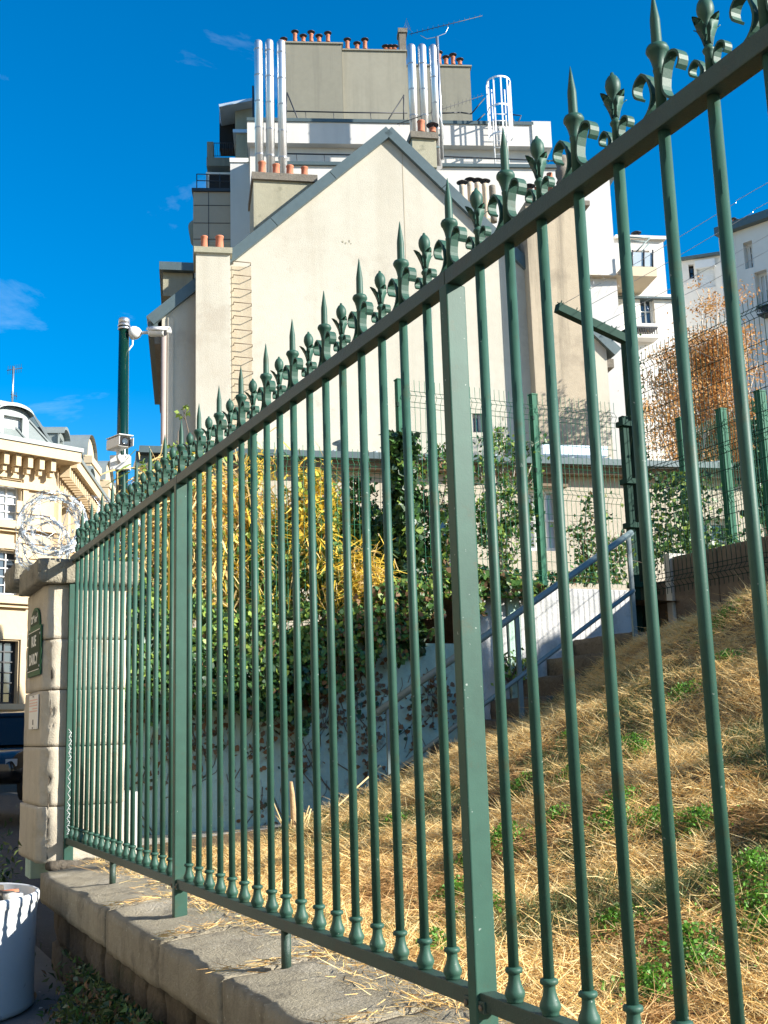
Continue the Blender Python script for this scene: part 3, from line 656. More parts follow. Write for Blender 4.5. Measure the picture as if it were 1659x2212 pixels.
# ================================================================== WIRE MESH FENCES
def mesh_panel(name, A, B, z0, z1, parent, m=None, vs=0.05, folds=(0.04, 0.5, 0.96), fold=0.035, wr=0.0026, out=None):
    A = Vector(A); B = Vector(B); L = (B - A).length; t = (B - A) / L; nn = Vector((t.y, -t.x, 0)) if out is None else Vector(out)
    H = z1 - z0; b = MB(); zf = [z0 + H * f for f in folds]
    def zigzag(u):
        p = [A + t * u + UPV * (z0 - 0.0)]
        for z in zf:
            for dz, o_ in ((-0.05, 0), (0.0, fold), (0.05, 0)): p.append(A + t * u + UPV * (z + dz - A.z) + nn * o_)
        p.append(A + t * u + UPV * (z1 + 0.03 - A.z)); p[0].z = z0
        return p
    k = int(L / vs)
    for i in range(k + 1): b.tube(zigzag(L * i / k), wr, 3, caps=False, smooth=False)
    zz = []
    for z in zf: zz += [(z - 0.05, 0), (z, fold), (z + 0.05, 0)]
    n = int(H / 0.2)
    for i in range(1, n):
        z = z0 + H * i / n
        if all(abs(z - q) > 0.09 for q in zf): zz.append((z, 0))
    for z, o_ in zz: b.tube([A + nn * o_ + UPV * (z - A.z), B + nn * o_ + UPV * (z - A.z)], wr * 1.15, 3, caps=False, smooth=False)
    return b.build(name, m or MT['mesh'], parent)
def mpost(b, x, y, z0, z1, w=0.06): b.box(x - w / 2, x + w / 2, y - w / 2, y + w / 2, z0, z1)
mf = thing('mesh_fence', 'green welded mesh fence with folded panels standing on the retaining wall above the stair', 'fence', (4.4, YW + 0.1, 2.2))
YM = YW + 0.10
pst = [(3.04, 3.90, 2.1), (4.41, 4.52, 2.2), (5.815, 4.53, 2.69), (6.75, 4.55, 2.69)]
for x, zt, zb in pst:
    if x > 6: continue
    o = MB(); mpost(o, x, YM, zb, zt); p = o.build('post', MT['meshpost'], mf, 0.003)
    WL[p.name] = WL[mf.name].copy(); o2_ = MB().box(x - 0.034, x + 0.034, YM - 0.034, YM + 0.034, zt, zt + 0.012).build('post_cap', MT['meshpost'], p)
    for zz in (zt - 0.25, zt - 0.75, zt - 1.25): MB().box(x - 0.045, x - 0.028, YM - 0.05, YM - 0.02, zz, zz + 0.04).build('clip', MT['darkpost'], p)
for i in range(3):
    x0, zt0, zb0 = pst[i]; x1, zt1, zb1 = pst[i + 1]; zt = min(zt0, zt1) if i != 0 else 3.84; zb = max(zb0, zb1) + 0.04 if i > 0 else 2.16
    mesh_panel('mesh_panel', (x0 + 0.03, YM - 0.035, 0), (x1 - 0.03, YM - 0.035, 0), zb, zt - 0.02, mf, folds=(0.05, 0.48, 0.93), out=(0, -1, 0))
# dark high fence along the top of the slope, with an arm of barbed wire
bf = thing('barbed_fence', 'dark green mesh fence with slanted barbed wire arm along the top of the slope', 'fence', (7.3, 9.0, 2.2))
XB = 7.30
b = MB(); b.box(XB - 0.048, XB + 0.048, 8.96, 9.055, 2.15, 5.50); p = b.build('post', MT['darkpost'], bf, 0.003)
tip = ony(1203, 664, 9.0); root_ = Vector((XB, 9.0, 5.39))
MB().beam(tip, root_, 0.085, 0.09, (0, 0, 1)).build('arm', MT['darkpost'], bf, 0.003)
b = MB(); b.box(XB - 0.16, XB - 0.09, 8.97, 9.04, 2.2, 4.56); b.build('gate_post', MT['darkpost'], bf, 0.003)
for zz in (2.8, 3.4, 3.85, 4.45): MB().box(XB - 0.185, XB - 0.07, 8.94, 9.06, zz, zz + 0.055).build('hinge', MT['darkpost'], bf, 0.003)
for y in (6.0, 3.0, 0.0):
    b = MB(); mpost(b, XB, y, 2.2, 5.4, 0.08); b.build('post', MT['darkpost'], bf, 0.003)
for (a, c) in ((8.94, 6.05), (5.95, 3.05), (2.95, 0.05)):
    mesh_panel('mesh_panel', (XB - 0.03, a, 0), (XB - 0.03, c, 0), 2.70, 5.17, bf, MT['darkpost'], vs=0.06, folds=(0.045, 0.5, 0.95), fold=0.042, wr=0.0036, out=(-1, 0, 0))
for k, f in enumerate((0.06, 0.27, 0.62, 0.80)):
    q = tip.lerp(root_, f) + UPV * 0.045
    star = MB()
    for j in range(5):
        v = Vector((random.uniform(-1, 1), random.uniform(-1, 1), random.uniform(-.2, 1))).normalized() * 0.05; star.tube([q - v * 0.6, q + v], 0.006, 4)
    star.build('wire_holder', MT['darkpost'], bf)
    for s in range(3):
        e1 = Vector((q.x, q.y - 2.5 * (s + 1), q.z - 0.015)); e0 = Vector((q.x, q.y - 2.5 * s, q.z)); md = (e0 + e1) / 2 - UPV * 0.02
        MB().tube([e0, md, e1], 0.0028, 4).build('barbed_wire', MT['galv'], bf)
    for j in range(3):
        a = random.uniform(0.1, 0.7); cpt = q - Vector((0, a, -0.02)); ln = [cpt + Vector((0.05 * math.sin(t * 2), -0.16 * t, 0.13 * math.sin(t * 3.1) * (1 if j % 2 else .7))) for t in np.linspace(0, 1, 7)]
        MB().tube(ln, 0.0011, 3).build('wire_loop', MT['galv'], bf)
# a further mesh fence uphill
rf = thing('mesh_fence', 'bright green posts and mesh of the further fence uphill before the orange tree', 'fence', (8.6, 9.1, 2.6))
for xp, yt, yb, D_ in ((1557, 886, 1190, 12.0), (1641, 848, 1190, 11.3), (1470, 905, 1190, 12.9)):
    t_, q = atd(xp, yt, D_), 0
    b = MB(); mpost(b, t_.x, t_.y, 2.6, t_.z, 0.085); p = b.build('post', MT['meshpost'], rf, 0.003)
    b = MB().box(t_.x - 0.047, t_.x + 0.047, t_.y - 0.047, t_.y + 0.047, t_.z, t_.z + 0.015).build('post_cap', MT['meshpost'], p)
P3 = [atd(1470, 905, 12.9), atd(1557, 886, 12.0), atd(1641, 848, 11.3), atd(1760, 820, 10.5)]
for i in range(3):
    a, c = P3[i], P3[i + 1]; mesh_panel('mesh_panel', (a.x, a.y - 0.06, 0), (c.x, c.y - 0.06, 0), 2.9, min(a.z, c.z) - 0.05, rf, folds=(0.05, 0.5, 0.94), wr=0.003)

# ================================================================== BUILDINGS
class Frame:
    def __init__(s, px, D, a):
        s.U = RT * math.cos(R(a)) + FW * math.sin(R(a)); s.N = RT * math.sin(R(a)) - FW * math.cos(R(a))
        q = atd(px, 1100, D); s.o = Vector((q.x, q.y, 0))
    def P(s, u, z, d=0.0): return s.o + s.U * u + s.N * d + UPV * z
    def uz(s, px, py, d=0.0):
        r_ = ray(px, py); t = (s.o + s.N * d - CAMP).dot(s.N) / r_.dot(s.N); q = CAMP + r_ * t - s.o
        return q.dot(s.U), q.z
    def box(s, b, u0, u1, z0, z1, d0, d1):
        q = [(u0, d1), (u1, d1), (u1, d0), (u0, d0)]
        return b.hexa([s.P(u, z0, d) for u, d in q] + [s.P(u, z1, d) for u, d in q])
    def pbox(s, b, x0, y0, x1, y1, d0, d1, zbot=None):
        """box whose front face (at d1) covers the given rectangle of the view"""
        xm = (x0 + x1) / 2; ym = (y0 + y1) / 2
        u0, u1 = s.uz(x0, ym, d1)[0], s.uz(x1, ym, d1)[0]; z1 = s.uz(xm, y0, d1)[1]; z0 = s.uz(xm, y1, d1)[1] if zbot is None else zbot
        return s.box(b, u0, u1, z0, z1, d0, d1)
    def rect(s, x0, y0, x1, y1, d=0):
        xm = (x0 + x1) / 2; ym = (y0 + y1) / 2
        return s.uz(x0, ym, d)[0], s.uz(x1, ym, d)[0], s.uz(xm, y1, d)[1], s.uz(xm, y0, d)[1]
    def wall(s, b, u0, u1, z0, z1, holes=(), d=0.0, reveal=0.18):
        us = sorted({u0, u1, *[h[0] for h in holes], *[h[1] for h in holes]}); zs_ = sorted({z0, z1, *[h[2] for h in holes], *[h[3] for h in holes]})
        us = [u for u in us if u0 <= u <= u1]; zs_ = [z for z in zs_ if z0 <= z <= z1]
        for i in range(len(us) - 1):
            for j in range(len(zs_) - 1):
                cu, cz = (us[i] + us[i + 1]) / 2, (zs_[j] + zs_[j + 1]) / 2
                if any(h[0] < cu < h[1] and h[2] < cz < h[3] for h in holes): continue
                b.add([s.P(us[i], zs_[j], d), s.P(us[i + 1], zs_[j], d), s.P(us[i + 1], zs_[j + 1], d), s.P(us[i], zs_[j + 1], d)], [(0, 1, 2, 3)])
        for h in holes:
            q = [(h[0], h[2]), (h[1], h[2]), (h[1], h[3]), (h[0], h[3])]
            for i in range(4):
                (ua, za), (ub, zb_) = q[i], q[(i + 1) % 4]
                b.add([s.P(ua, za, d), s.P(ub, zb_, d), s.P(ub, zb_, d - reveal), s.P(ua, za, d - reveal)], [(3, 2, 1, 0)])
        return b
    def window(s, parent, h, d=0.0, cols=2, rows=3, fw=0.06, glass='glass', frame='sash', mw=0.03, reveal=0.18, label=None, void=False):
        u0, u1, z0, z1 = h; dd = d - reveal
        b = MB()
        s.box(b, u0, u0 + fw, z0, z1, dd - 0.02, dd + 0.04); s.box(b, u1 - fw, u1, z0, z1, dd - 0.02, dd + 0.04)
        s.box(b, u0 + fw, u1 - fw, z0, z0 + fw, dd - 0.02, dd + 0.038); s.box(b, u0 + fw, u1 - fw, z1 - fw, z1, dd - 0.02, dd + 0.038)
        for i in range(1, cols):
            uc = u0 + (u1 - u0) * i / cols; w = mw * (1.6 if cols % 2 == 0 and i == cols // 2 else 1); s.box(b, uc - w / 2, uc + w / 2, z0 + fw, z1 - fw, dd - 0.015, dd + 0.032)
        for j in range(1, rows):
            zc_ = z0 + (z1 - z0) * j / rows; s.box(b, u0 + fw, u1 - fw, zc_ - mw / 2, zc_ + mw / 2, dd - 0.012, dd + 0.028)
        w = b.build('window', MT[frame], parent, label=label)
        b = MB(); s.box(b, u0, u1, z0, z1, dd - 0.05, dd - 0.022); b.build('pane', MT[glass], w)
        return w
def pot(F, parent, u, zb, h, r, d, m='clay', cap=None, tap=0.86):
    b = MB(); o = F.P(u, zb, d)
    b.lathe([(r, 0), (r, h * 0.08), (r * 0.93, h * 0.12), (r * tap, h * 0.86), (r * 0.98, h * 0.9), (r * 0.98, h), (r * 0.75, h), (r * 0.7, h * 0.8)], o, 14)
    p = b.build('chimney_pot', MT[m], parent)
    if cap:
        b = MB(); 
        for k in range(3):
            a = 2.1 * k + 0.3; b.tube([o + Vector((r * .8 * math.cos(a), r * .8 * math.sin(a), h)), o + Vector((r * .8 * math.cos(a), r * .8 * math.sin(a), h + r * 0.9))], r * 0.12, 5)
        b.lathe([(r * 1.75, 0), (r * 1.8, r * 0.15), (r * 1.0, r * 0.6), (r * 0.1, r * 0.8)], o + UPV * (h + r * 0.9), 14)
        b.build('cowl', MT['cowl'], p)
    return p
def pot_px(F, parent, xc, yt, yb, wpx, d, m='clay', cap=None, tap=0.86):
    u, zt = F.uz(xc, yt, d); _, zb = F.uz(xc, yb, d); u2, _ = F.uz(xc + wpx, yt, d); r = abs(u2 - u) / 2
    h = zt - zb - (r * 1.4 if cap else 0)
    return pot(F, parent, u, zb, max(h, 0.05), r, d, m, cap, tap)

# ---------- the gabled house
G = Frame(830, 21.0, 10.0)
hs_ = thing('gabled_house', 'cream rendered house with a blank pointed gable wall, step irons and clay chimney pots', 'house', G.P(0, 1.5, 0))
ua, za = G.uz(838, 284); ue, ze = G.uz(1308, 733); ul, zl = G.uz(350, 670)
zeave = min(ze, zl) - 0.12
hole = G.rect(1021, 893, 1044, 934)
b = MB(); G.wall(b, ul, ue, 1.0, zeave, [hole], 0, 0.16)
sl = (za - zeave) 
b.add([G.P(ul, zeave, 0), G.P(ue, zeave, 0), G.P(ue, ze - 0.02, 0), G.P(ua, za, 0), G.P(ul, zl - 0.02, 0)], [(0, 1, 2, 3, 4)])
# flanks and back
for u in (ul, ue):
    zt = zl if u == ul else ze
    q = [G.P(u, 1.0, 0), G.P(u, zt - 0.02, 0), G.P(u, zt - 0.02, -4.8), G.P(u, 1.0, -4.8)]; b.add(q, [(0, 1, 2, 3) if u == ue else (3, 2, 1, 0)])
b.add([G.P(ul, 1, -4.8), G.P(ue, 1, -4.8), G.P(ue, ze, -4.8), G.P(ua, za, -4.8), G.P(ul, zl, -4.8)], [(4, 3, 2, 1, 0)])
b.build('gable_wall', MT['render'], hs_)
G.window(hs_, hole, 0, 1, 1, 0.05, 'glass', reveal=0.16)
bb = MB(); [G.box(bb, hole[0] + (hole[1] - hole[0]) * k - .012, hole[0] + (hole[1] - hole[0]) * k + .012, hole[2], hole[3], -0.06, -0.03) for k in (.3, .6)]; bb.build('window_bar', MT['dark_iron'], hs_)
# roof with zinc verge strips
def verge(u0, z0, u1, z1, nm, w=0.20):
    dv_ = (G.P(u1, z1, 0) - G.P(u0, z0, 0)).normalized(); up_ = dv_.cross(G.N); up_ = up_ if up_.z > 0 else -up_
    a, c = G.P(u0, z0, 0), G.P(u1, z1, 0)
    n = max(1, int((c - a).length / 1.5))
    for i in range(n):
        p0 = a.lerp(c, i / n + 0.001); p1 = a.lerp(c, (i + 1) / n - 0.001)
        b = MB(); lo = -w * 0.62; hi = w * 0.38
        b.hexa([p0 + up_ * lo + G.N * 0.10, p1 + up_ * lo + G.N * 0.10, p1 + up_ * lo - G.N * 0.03, p0 + up_ * lo - G.N * 0.03, p0 + up_ * hi + G.N * 0.10, p1 + up_ * hi + G.N * 0.10, p1 + up_ * hi - G.N * 0.03, p0 + up_ * hi - G.N * 0.03])
        b.build('zinc_verge', MT['zinc'], hs_)
    b = MB(); o_ = up_ * (w * 0.30)
    b.hexa([a - G.N * 0.04, c - G.N * 0.04, c - G.N * 4.8, a - G.N * 4.8, a + o_ - G.N * 0.04, c + o_ - G.N * 0.04, c + o_ - G.N * 4.8, a + o_ - G.N * 4.8]); b.build('roof_slope', MT['zinc'], hs_)
lx, lz = G.uz(322, 694); rx, rz = G.uz(1334, 762)
verge(ua, za, lx, lz, 'l'); verge(ua, za, rx, rz, 'r')
b = MB(); G.box(b, lx - 0.02, lx + 0.16, lz - 0.22, lz - 0.02, -4.8, 0.02); b.build('gutter', MT['zinc'], hs_)
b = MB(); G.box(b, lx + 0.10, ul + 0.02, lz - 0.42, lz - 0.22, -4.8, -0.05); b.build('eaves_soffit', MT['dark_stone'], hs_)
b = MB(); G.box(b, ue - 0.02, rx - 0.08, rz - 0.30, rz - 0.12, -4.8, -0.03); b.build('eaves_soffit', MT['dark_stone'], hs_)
# left strip: rough edge and downpipe
u0, _ = G.uz(357, 850); u1, _ = G.uz(374, 850)
rough = MB(); G.box(rough, u0 + 0.04, u1, 1.5, zl - 0.15, 0.003, 0.03); rough.build('edge_band', MT['render'], hs_)
MB().tube([G.P(u0 - 0.03, 1.5, 0.05), G.P(u0 - 0.03, zl - 0.35, 0.05)], 0.05, 10).build('downpipe', MT['pipe'], hs_)
# left chimney stack on the gable
def stack(name, x0, y0, x1, ybot, d0, d1, m, capm='dark_stone', capw=6, caph=14, zbot=None, capname='stack_cap'):
    b = MB(); G.pbox(b, x0, y0 + caph, x1, ybot, d0, d1, zbot); s_ = b.build(name, MT[m], hs_)
    b = MB(); G.pbox(b, x0 - capw, y0, x1 + capw, y0 + caph, d0 - 0.05, d1 + 0.06); c_ = b.build(capname, MT[capm], s_)
    return s_
s1 = stack('chimney_stack', 423, 533, 498, 985, -0.6, 0.32, 'render', 'render_grey', 4, 12, 1.5)
for x, yt, yb, w in ((441, 511, 536, 16), (474, 511, 538, 19)): pot_px(G, s1, x, yt, yb, w, 0.02)
# big left stack rising through the left slope
s2 = stack('chimney_stack', 548, 374, 682, 520, -1.6, -0.25, 'render_grey', 'dark_stone', 4, 15)
for x, yt, yb, w in ((566, 351, 378, 18), (596.5, 356, 381, 17), (626, 359, 383, 17), (657.5, 362, 384, 16)): pot_px(G, s2, x, yt, yb, w, -0.6)
# small stack behind the ridge
s3 = stack('chimney_stack', 891, 284, 943, 360, -1.5, -0.5, 'render_grey', 'dark_stone', 4, 13)
pot_px(G, s3, 909, 262, 287, 17, -0.8); pot_px(G, s3, 934, 268, 287, 15, -1.1, cap=True)
# right stained stack and its pots
s4 = stack('chimney_stack', 1150, 430, 1270, 985, -2.2, 0.30, 'render_stack', 'dark_stone', 4, 10, 1.5)
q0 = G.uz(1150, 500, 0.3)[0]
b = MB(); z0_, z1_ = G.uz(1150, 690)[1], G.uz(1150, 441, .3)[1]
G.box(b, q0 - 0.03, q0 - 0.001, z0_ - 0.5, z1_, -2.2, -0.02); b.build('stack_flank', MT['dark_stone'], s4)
for x, yt, yb, w, m, cap in ((1187, 375, 436, 13, 'clay', None), (1143, 400, 436, 14, 'clay', True), (1160, 405, 436, 12, 'clay', None)): pot_px(G, s4, x, yt, yb, w, -0.5, m, cap)
uu, zz = G.uz(1213, 340, -0.2); _, zb_ = G.uz(1213, 436, -0.2); hh = zz - zb_
MB().lathe([(0.17, 0), (0.13, hh * .2), (0.13, hh * .4), (0.15, hh * .42), (0.11, hh * .5), (0.15, hh * .6), (0.15, hh * .7), (0.10, hh * .75), (0.14, hh * .9), (0.12, hh)], G.P(uu, zb_, -0.2), 14).build('stone_pot', MT['dark_stone'], s4)
b = MB(); G.pbox(b, 992, 470, 1062, 560, -2.6, -1.9); s5 = b.build('chimney_stack', MT['render_grey'], hs_)
for x, yt in ((998, 392), (1015, 386), (1031, 387), (1047, 389)): pot_px(G, s5, x, yt, 480, 13.5, -2.2, 'clay_pale', True, 0.95)
pot_px(G, s5, 1063, 402, 480, 14, -2.2, 'dark_stone', None, 0.98)
# dormer end at the left eave
b = MB(); G.pbox(b, 352, 582, 416, 640, -3.0, -1.2); dm = b.build('dormer', MT['render_grey'], hs_)
b = MB(); G.pbox(b, 344, 566, 420, 583, -3.1, -1.05); b.build('dormer_cap', MT['zinc'], dm)
# step irons up the gable beside the stack
bm_ = MB(); 
irons = 0
for i in range(13):
    yy = 562 + i * 29.3
    uA, zA = G.uz(503 + i * 0.3, yy + 8); uB, zB = G.uz(541 + i * 0.6, yy + 10)
    MB().tube([G.P(uA, zA, 0), G.P(uA, zA, 0.13), G.P(uB, zA - 0.02, 0.13), G.P(uB, zA - 0.02, 0)], 0.010, 6).build('step_iron', MT['rust'], hs_)
uA, zA = G.uz(500, 570); uB, zB = G.uz(546, 985)
b = MB(); G.box(b, uA, uB, zB, zA - 0.05, 0.002, 0.008); b.build('rusty_strip', MT['render_dirty'], hs_)
# old repair marks in the render
for x, y, w_, h_ in ((738, 522, 5, 6), (745, 525, 4, 5), (753, 521, 4, 7), (757, 526, 3, 4), (1085, 905, 4, 10)):
    u, z = G.uz(x, y); k_ = G.uz(x + w_, y)[0] - u; q = [G.P(u + k_ * (.5 + .5 * random.uniform(.6, 1) * math.cos(a)), z + k_ * h_ / w_ * .5 * random.uniform(.6, 1) * math.sin(a), 0.002) for a in np.linspace(0, 6.28, 9)[:-1]]
    MB().prism(q, G.N * .004).build('render_patch', MT['render_grey'], hs_)
u, z = G.uz(868, 330); b = MB(); G.box(b, u, u + .012, z - 2.6, z, 0.001, 0.004); b.build('render_joint', MT['render_dirty'], hs_)
# ---------- the annex below the gable
A = Frame(830, 16.5, 14.0)
an = thing('annex', 'low pebble dashed annex with zinc roof and long gutter before the gabled house', 'outbuilding', A.P(0, 2, 0))
uL, zg = A.uz(318, 1002); uM, zg = A.uz(830, 1000); uR, _ = A.uz(1720, 1100)
h1 = A.rect(1138, 1052, 1216, 1190); h2 = A.rect(640, 1030, 672, 1120); h3 = A.rect(925, 1090, 985, 1230); h4 = A.rect(1505, 1120, 1590, 1210)
b = MB(); A.wall(b, uL, uR, 1.0, zg, [h2, h3, h1, h4], 0, 0.2)
b.add([A.P(uL, 1, 0), A.P(uL, zg, 0), A.P(uL, zg + 0.5, -3.2), A.P(uL, 1, -3.2)], [(0, 1, 2, 3)])
b.build('front_wall', MT['annex'], an)
for h, cl in ((h2, 1), (h3, 2), (h1, 3), (h4, 2)): A.window(an, h, 0, cl, 2, 0.07, 'glass_pale' if h is h1 else 'glass', reveal=0.2)
b = MB(); A.box(b, h1[0] - 0.1, h1[1] + 0.1, h1[3] + 0.002, h1[3] + 0.12, -0.02, 0.05); b.build('lintel', MT['rust'], an)
b = MB(); b.hexa([A.P(uL - .1, zg + .02, .22), A.P(uR, zg + .02, .22), A.P(uR, zg + .75, -4.1), A.P(uL - .1, zg + .75, -4.1), A.P(uL - .1, zg + .1, .22), A.P(uR, zg + .1, .22), A.P(uR, zg + .83, -4.1), A.P(uL - .1, zg + .83, -4.1)]); b.build('roof', MT['zinc_light'], an)
for i in range(0, 26):
    u = uL + 0.2 + i * 0.62
    if u < uR: MB().beam(A.P(u, zg + .115, .2), A.P(u, zg + .845, -4.0), 0.03, 0.035).build('standing_seam', MT['zinc_light'], an)
b = MB(); A.box(b, uL - 0.12, uR, zg - 0.02, zg + 0.075, 0.225, 0.34); b.build('gutter', MT['zinc'], an)
b = MB(); A.box(b, uL, uR, zg - 0.14, zg - 0.022, 0.004, 0.20); b.build('fascia', MT['rust'], an)
for x in (735, 1100): 
    u, z = A.uz(x, 975, -0.5); MB().lathe([(0.05, -0.12), (0.05, 0.1), (0.12, 0.11), (0.12, 0.13), (0.02, 0.18)], A.P(u, z, -0.5), 12).build('roof_vent', MT['zinc'], an)
u, z = A.uz(1235, 970, -1.0); b = MB(); A.box(b, u - 0.55, u + 0.6, z - 0.12, z + 0.04, -1.3, -0.9); b.build('roof_light', MT['zinc_light'], an)
u, z = A.uz(318, 985); b = MB(); A.box(b, u - 0.16, u + 0.3, z - 0.32, z + 0.02, -0.3, 0.20); b.build('corner_cornice', MT['zinc'], an)

# ---------- tall white apartment house behind
W = Frame(830, 40.0, 5.0)
wb = thing('white_apartment_house', 'tall white rendered apartment house with grey chimney block behind the gabled house', 'apartment building', W.P(0, 1, 0))
b = MB(); W.pbox(b, 596, 357, 1337, 990, -4.2, 0.9, 0.0); b.build('terrace_wall', MT['white'], wb)
b = MB(); W.pbox(b, 592, 352, 1340, 359, -6.05, 1.0); b.build('terrace_coping', MT['zinc'], wb)
b = MB(); W.pbox(b, 540, 300, 1176, 420, -6, -0.35); b.build('upper_wall', MT['white'], wb)
b = MB(); W.pbox(b, 534, 264, 1188, 312, -6, 0.0); b.build('parapet', MT['white'], wb)
b = MB(); W.pbox(b, 533, 258, 1152, 265, -6.1, 0.05); b.build('parapet_coping', MT['zinc'], wb)
b = MB(); W.pbox(b, 1150, 262, 1191, 318, -6, 0.05); b.build('parapet_end', MT['white'], wb)
for nm, x0, y0, x1, m, dd in (('grey_block', 612, 93, 740, 'concrete_grey', -2.5), ('grey_block', 740.5, 109, 880, 'concrete_grey_light', -2.7), ('grey_block', 880.5, 142, 1018, 'concrete_grey', -2.9)):
    b = MB(); W.pbox(b, x0, y0, x1, 275, -5.5, dd); g_ = b.build(nm, MT[m], wb); b = MB(); W.pbox(b, x0 - 1, y0 - 3, x1 + 1, y0 - 0.2, -5.55, dd + 0.06); b.build('block_coping', MT['concrete_grey_light'], g_)
    rows = {612: ((613, 84, 0), (637, 67, 1), (655, 76, 0), (672, 68, 1), (689, 76, 0), (708, 70, 1)), 740.5: ((750, 84, 1), (771, 92, 0), (788, 84, 1), (833, 104, 0), (843, 104, 0), (852, 103, 0)), 880.5: ((948, 112, 1), (963, 122, 0), (978, 117, 1), (993, 127, 0))}[x0]
    for x, yt, tall in rows: pot_px(W, g_, x, yt, y0 - 2, 9.5, -3.4, 'clay', True)
b = MB(); W.pbox(b, 863, 68, 877, 110, -4.0, -3.5); b.build('dark_chimney', MT['dark_stone'], wb)
b = MB(); W.pbox(b, 860, 60, 880, 69, -4.05, -3.45); b.build('chimney_head', MT['dark_stone'], wb)
# flues
for xc, yt, yb in ((558, 89, 385), (581.5, 88, 388), (607, 89, 392), (888, 98, 300), (911, 98, 300), (935, 99, 330)):
    dd = 1.6; u, zt = W.uz(xc, yt, dd); _, zb = W.uz(xc, yb, dd); r = (W.uz(xc + 9.2, yt, dd)[0] - u)
    b = MB(); pr = [(r, zb - 0.6)]; z = zb + 0.9
    b.lathe([(r, zb - 0.6), (r, zt - 0.12), (r * 0.9, zt - 0.03), (r * 0.75, zt)], W.P(u, 0, dd), 22); fl = b.build('steel_flue', MT['steel'], wb)
    while z < zt - 0.3:
        MB().lathe([(r * 1.0, -0.03), (r * 1.07, -0.025), (r * 1.07, -0.008), (r * 1.01, -0.004), (r * 1.01, 0.004), (r * 1.07, 0.008), (r * 1.07, 0.025), (r * 1.0, 0.03)], W.P(u, z, dd), 22).build('joint_band', MT['galv'], fl); z += 1.05
# railings and stays
def rail(F, pts, d, r=0.027, name='roof_railing', m='dark_iron', parent=None):
    MB().tube([F.P(*F.uz(x, y, d), d) for x, y in pts], r, 6).build(name, MT[m], parent or wb)
for pts, d in ((((612, 240), (760, 243), (880, 244)), -1.5), (((618, 332), (960, 338), (1180, 347), (1340, 350)), 0.95), (((620, 200), (656, 288)), -1.0), (((620, 200), (618, 250)), -1.0), (((872, 205), (872, 262)), -1.0), (((872, 207), (820, 288)), -1.0),
               (((995, 243), (1018, 246)), -0.4), (((1018, 246), (1047, 212)), -0.4), (((940, 245), (995, 243)), -0.4), (((1047, 246), (1030, 262)), -0.4), (((1102, 247), (1126, 250), (1118, 268)), -0.4), (((1104, 250), (1112, 268)), -0.4)): rail(W, pts, d)
for x in (640, 700, 760, 830): rail(W, ((x, 334), (x + 3, 357)), 0.95, 0.015, 'rail_post')
for x in (660, 720, 800): rail(W, ((x, 242), (x + 2, 262)), -1.5, 0.015, 'rail_post')
# ladder cage
lc = thing('ladder_cage', 'white caged access ladder against the parapet of the white apartment house', 'ladder', W.P(*W.uz(1076, 330, 0.4), 0.4))
d0 = 0.05; uL_, zt = W.uz(1060, 200, d0); uR_, _ = W.uz(1088, 200, d0); _, zb = W.uz(1076, 352, d0); _, zrim = W.uz(1076, 168, 0.7)
for u in (uL_, uR_): MB().tube([W.P(u, zb - 0.4, d0 + 0.15), W.P(u, zrim - 0.2, d0 + 0.15)], 0.028, 8).build('stile', MT['whitemetal'], lc)
z = zb
while z < zrim - 1.2: MB().tube([W.P(uL_, z, d0 + .15), W.P(uR_, z, d0 + .15)], 0.016, 6).build('rung', MT['whitemetal'], lc); z += 0.28
uc = (uL_ + uR_) / 2; rr = 0.45
zh = [zrim - k * 1.15 for k in range(3)]; zlow = zrim - 2.3
for z in zh:
    MB().strip([W.P(uc + rr * math.cos(a), z, d0 + 0.30 + rr * 1.05 * math.sin(a)) for a in np.linspace(-0.45, math.pi + 0.45, 22)], (0, 0, 0.07), 0.012).build('hoop', MT['whitemetal'], lc)
for a in np.linspace(-0.3, math.pi + 0.3, 7):
    q = (uc + rr * math.cos(a), d0 + 0.30 + rr * 1.05 * math.sin(a)); MB().beam(W.P(q[0], zlow, q[1]), W.P(q[0], zrim, q[1]), 0.055, 0.014, W.N).build('cage_bar', MT['whitemetal'], lc)
# aerials
def yagi(root, p0, p1, n, el, up_):
    p0 = Vector(p0); p1 = Vector(p1); MB().tube([p0, p1], 0.013, 6).build('boom', MT['dark_iron'], root)
    b = MB()
    for i in range(n):
        q = p0.lerp(p1, (i + 0.5) / n); b.tube([q - up_ * el, q + up_ * el], 0.006, 4)
    b.build('elements', MT['dark_iron'], root, kind='stuff')
ta = thing('tv_aerial', 'television aerial on a tall mast beside the steel flues of the white house', 'aerial', W.P(*W.uz(946, 330, 1.7), 1.7))
d = 1.7
MB().tube([W.P(*W.uz(956, 345, d), d), W.P(*W.uz(944, 80, d), d)], 0.055, 10).build('mast', MT['galv'], ta)
yagi(ta, W.P(*W.uz(884, 74, d), d), W.P(*W.uz(1042, 34, d), d), 14, 0.09, (W.N * 0.9 + UPV * 0.5).normalized())
MB().tube([W.P(*W.uz(x, y, d), d) for x, y in ((908, 76), (922, 84), (942, 80), (962, 72), (968, 60), (966, 54))], 0.013, 6).build('bracket', MT['galv'], ta)
b = MB()
for k in range(5): b.tube([W.P(*W.uz(872 + k * 3.5, 66 + k, d), d + .1), W.P(*W.uz(879 + k * 2.0, 36 + k * 5, d), d - .1)], 0.008, 4)
b.build('reflector', MT['dark_iron'], ta)
ta2 = thing('tv_aerial', 'lower television aerial with a long boom slanting towards the ladder cage', 'aerial', W.P(*W.uz(950, 262, 1.9), 1.9))
yagi(ta2, W.P(*W.uz(858, 268, 1.9), 1.9), W.P(*W.uz(1044, 206, 1.2), 1.2), 22, 0.10, (W.N * 0.6 + UPV * 0.8).normalized())
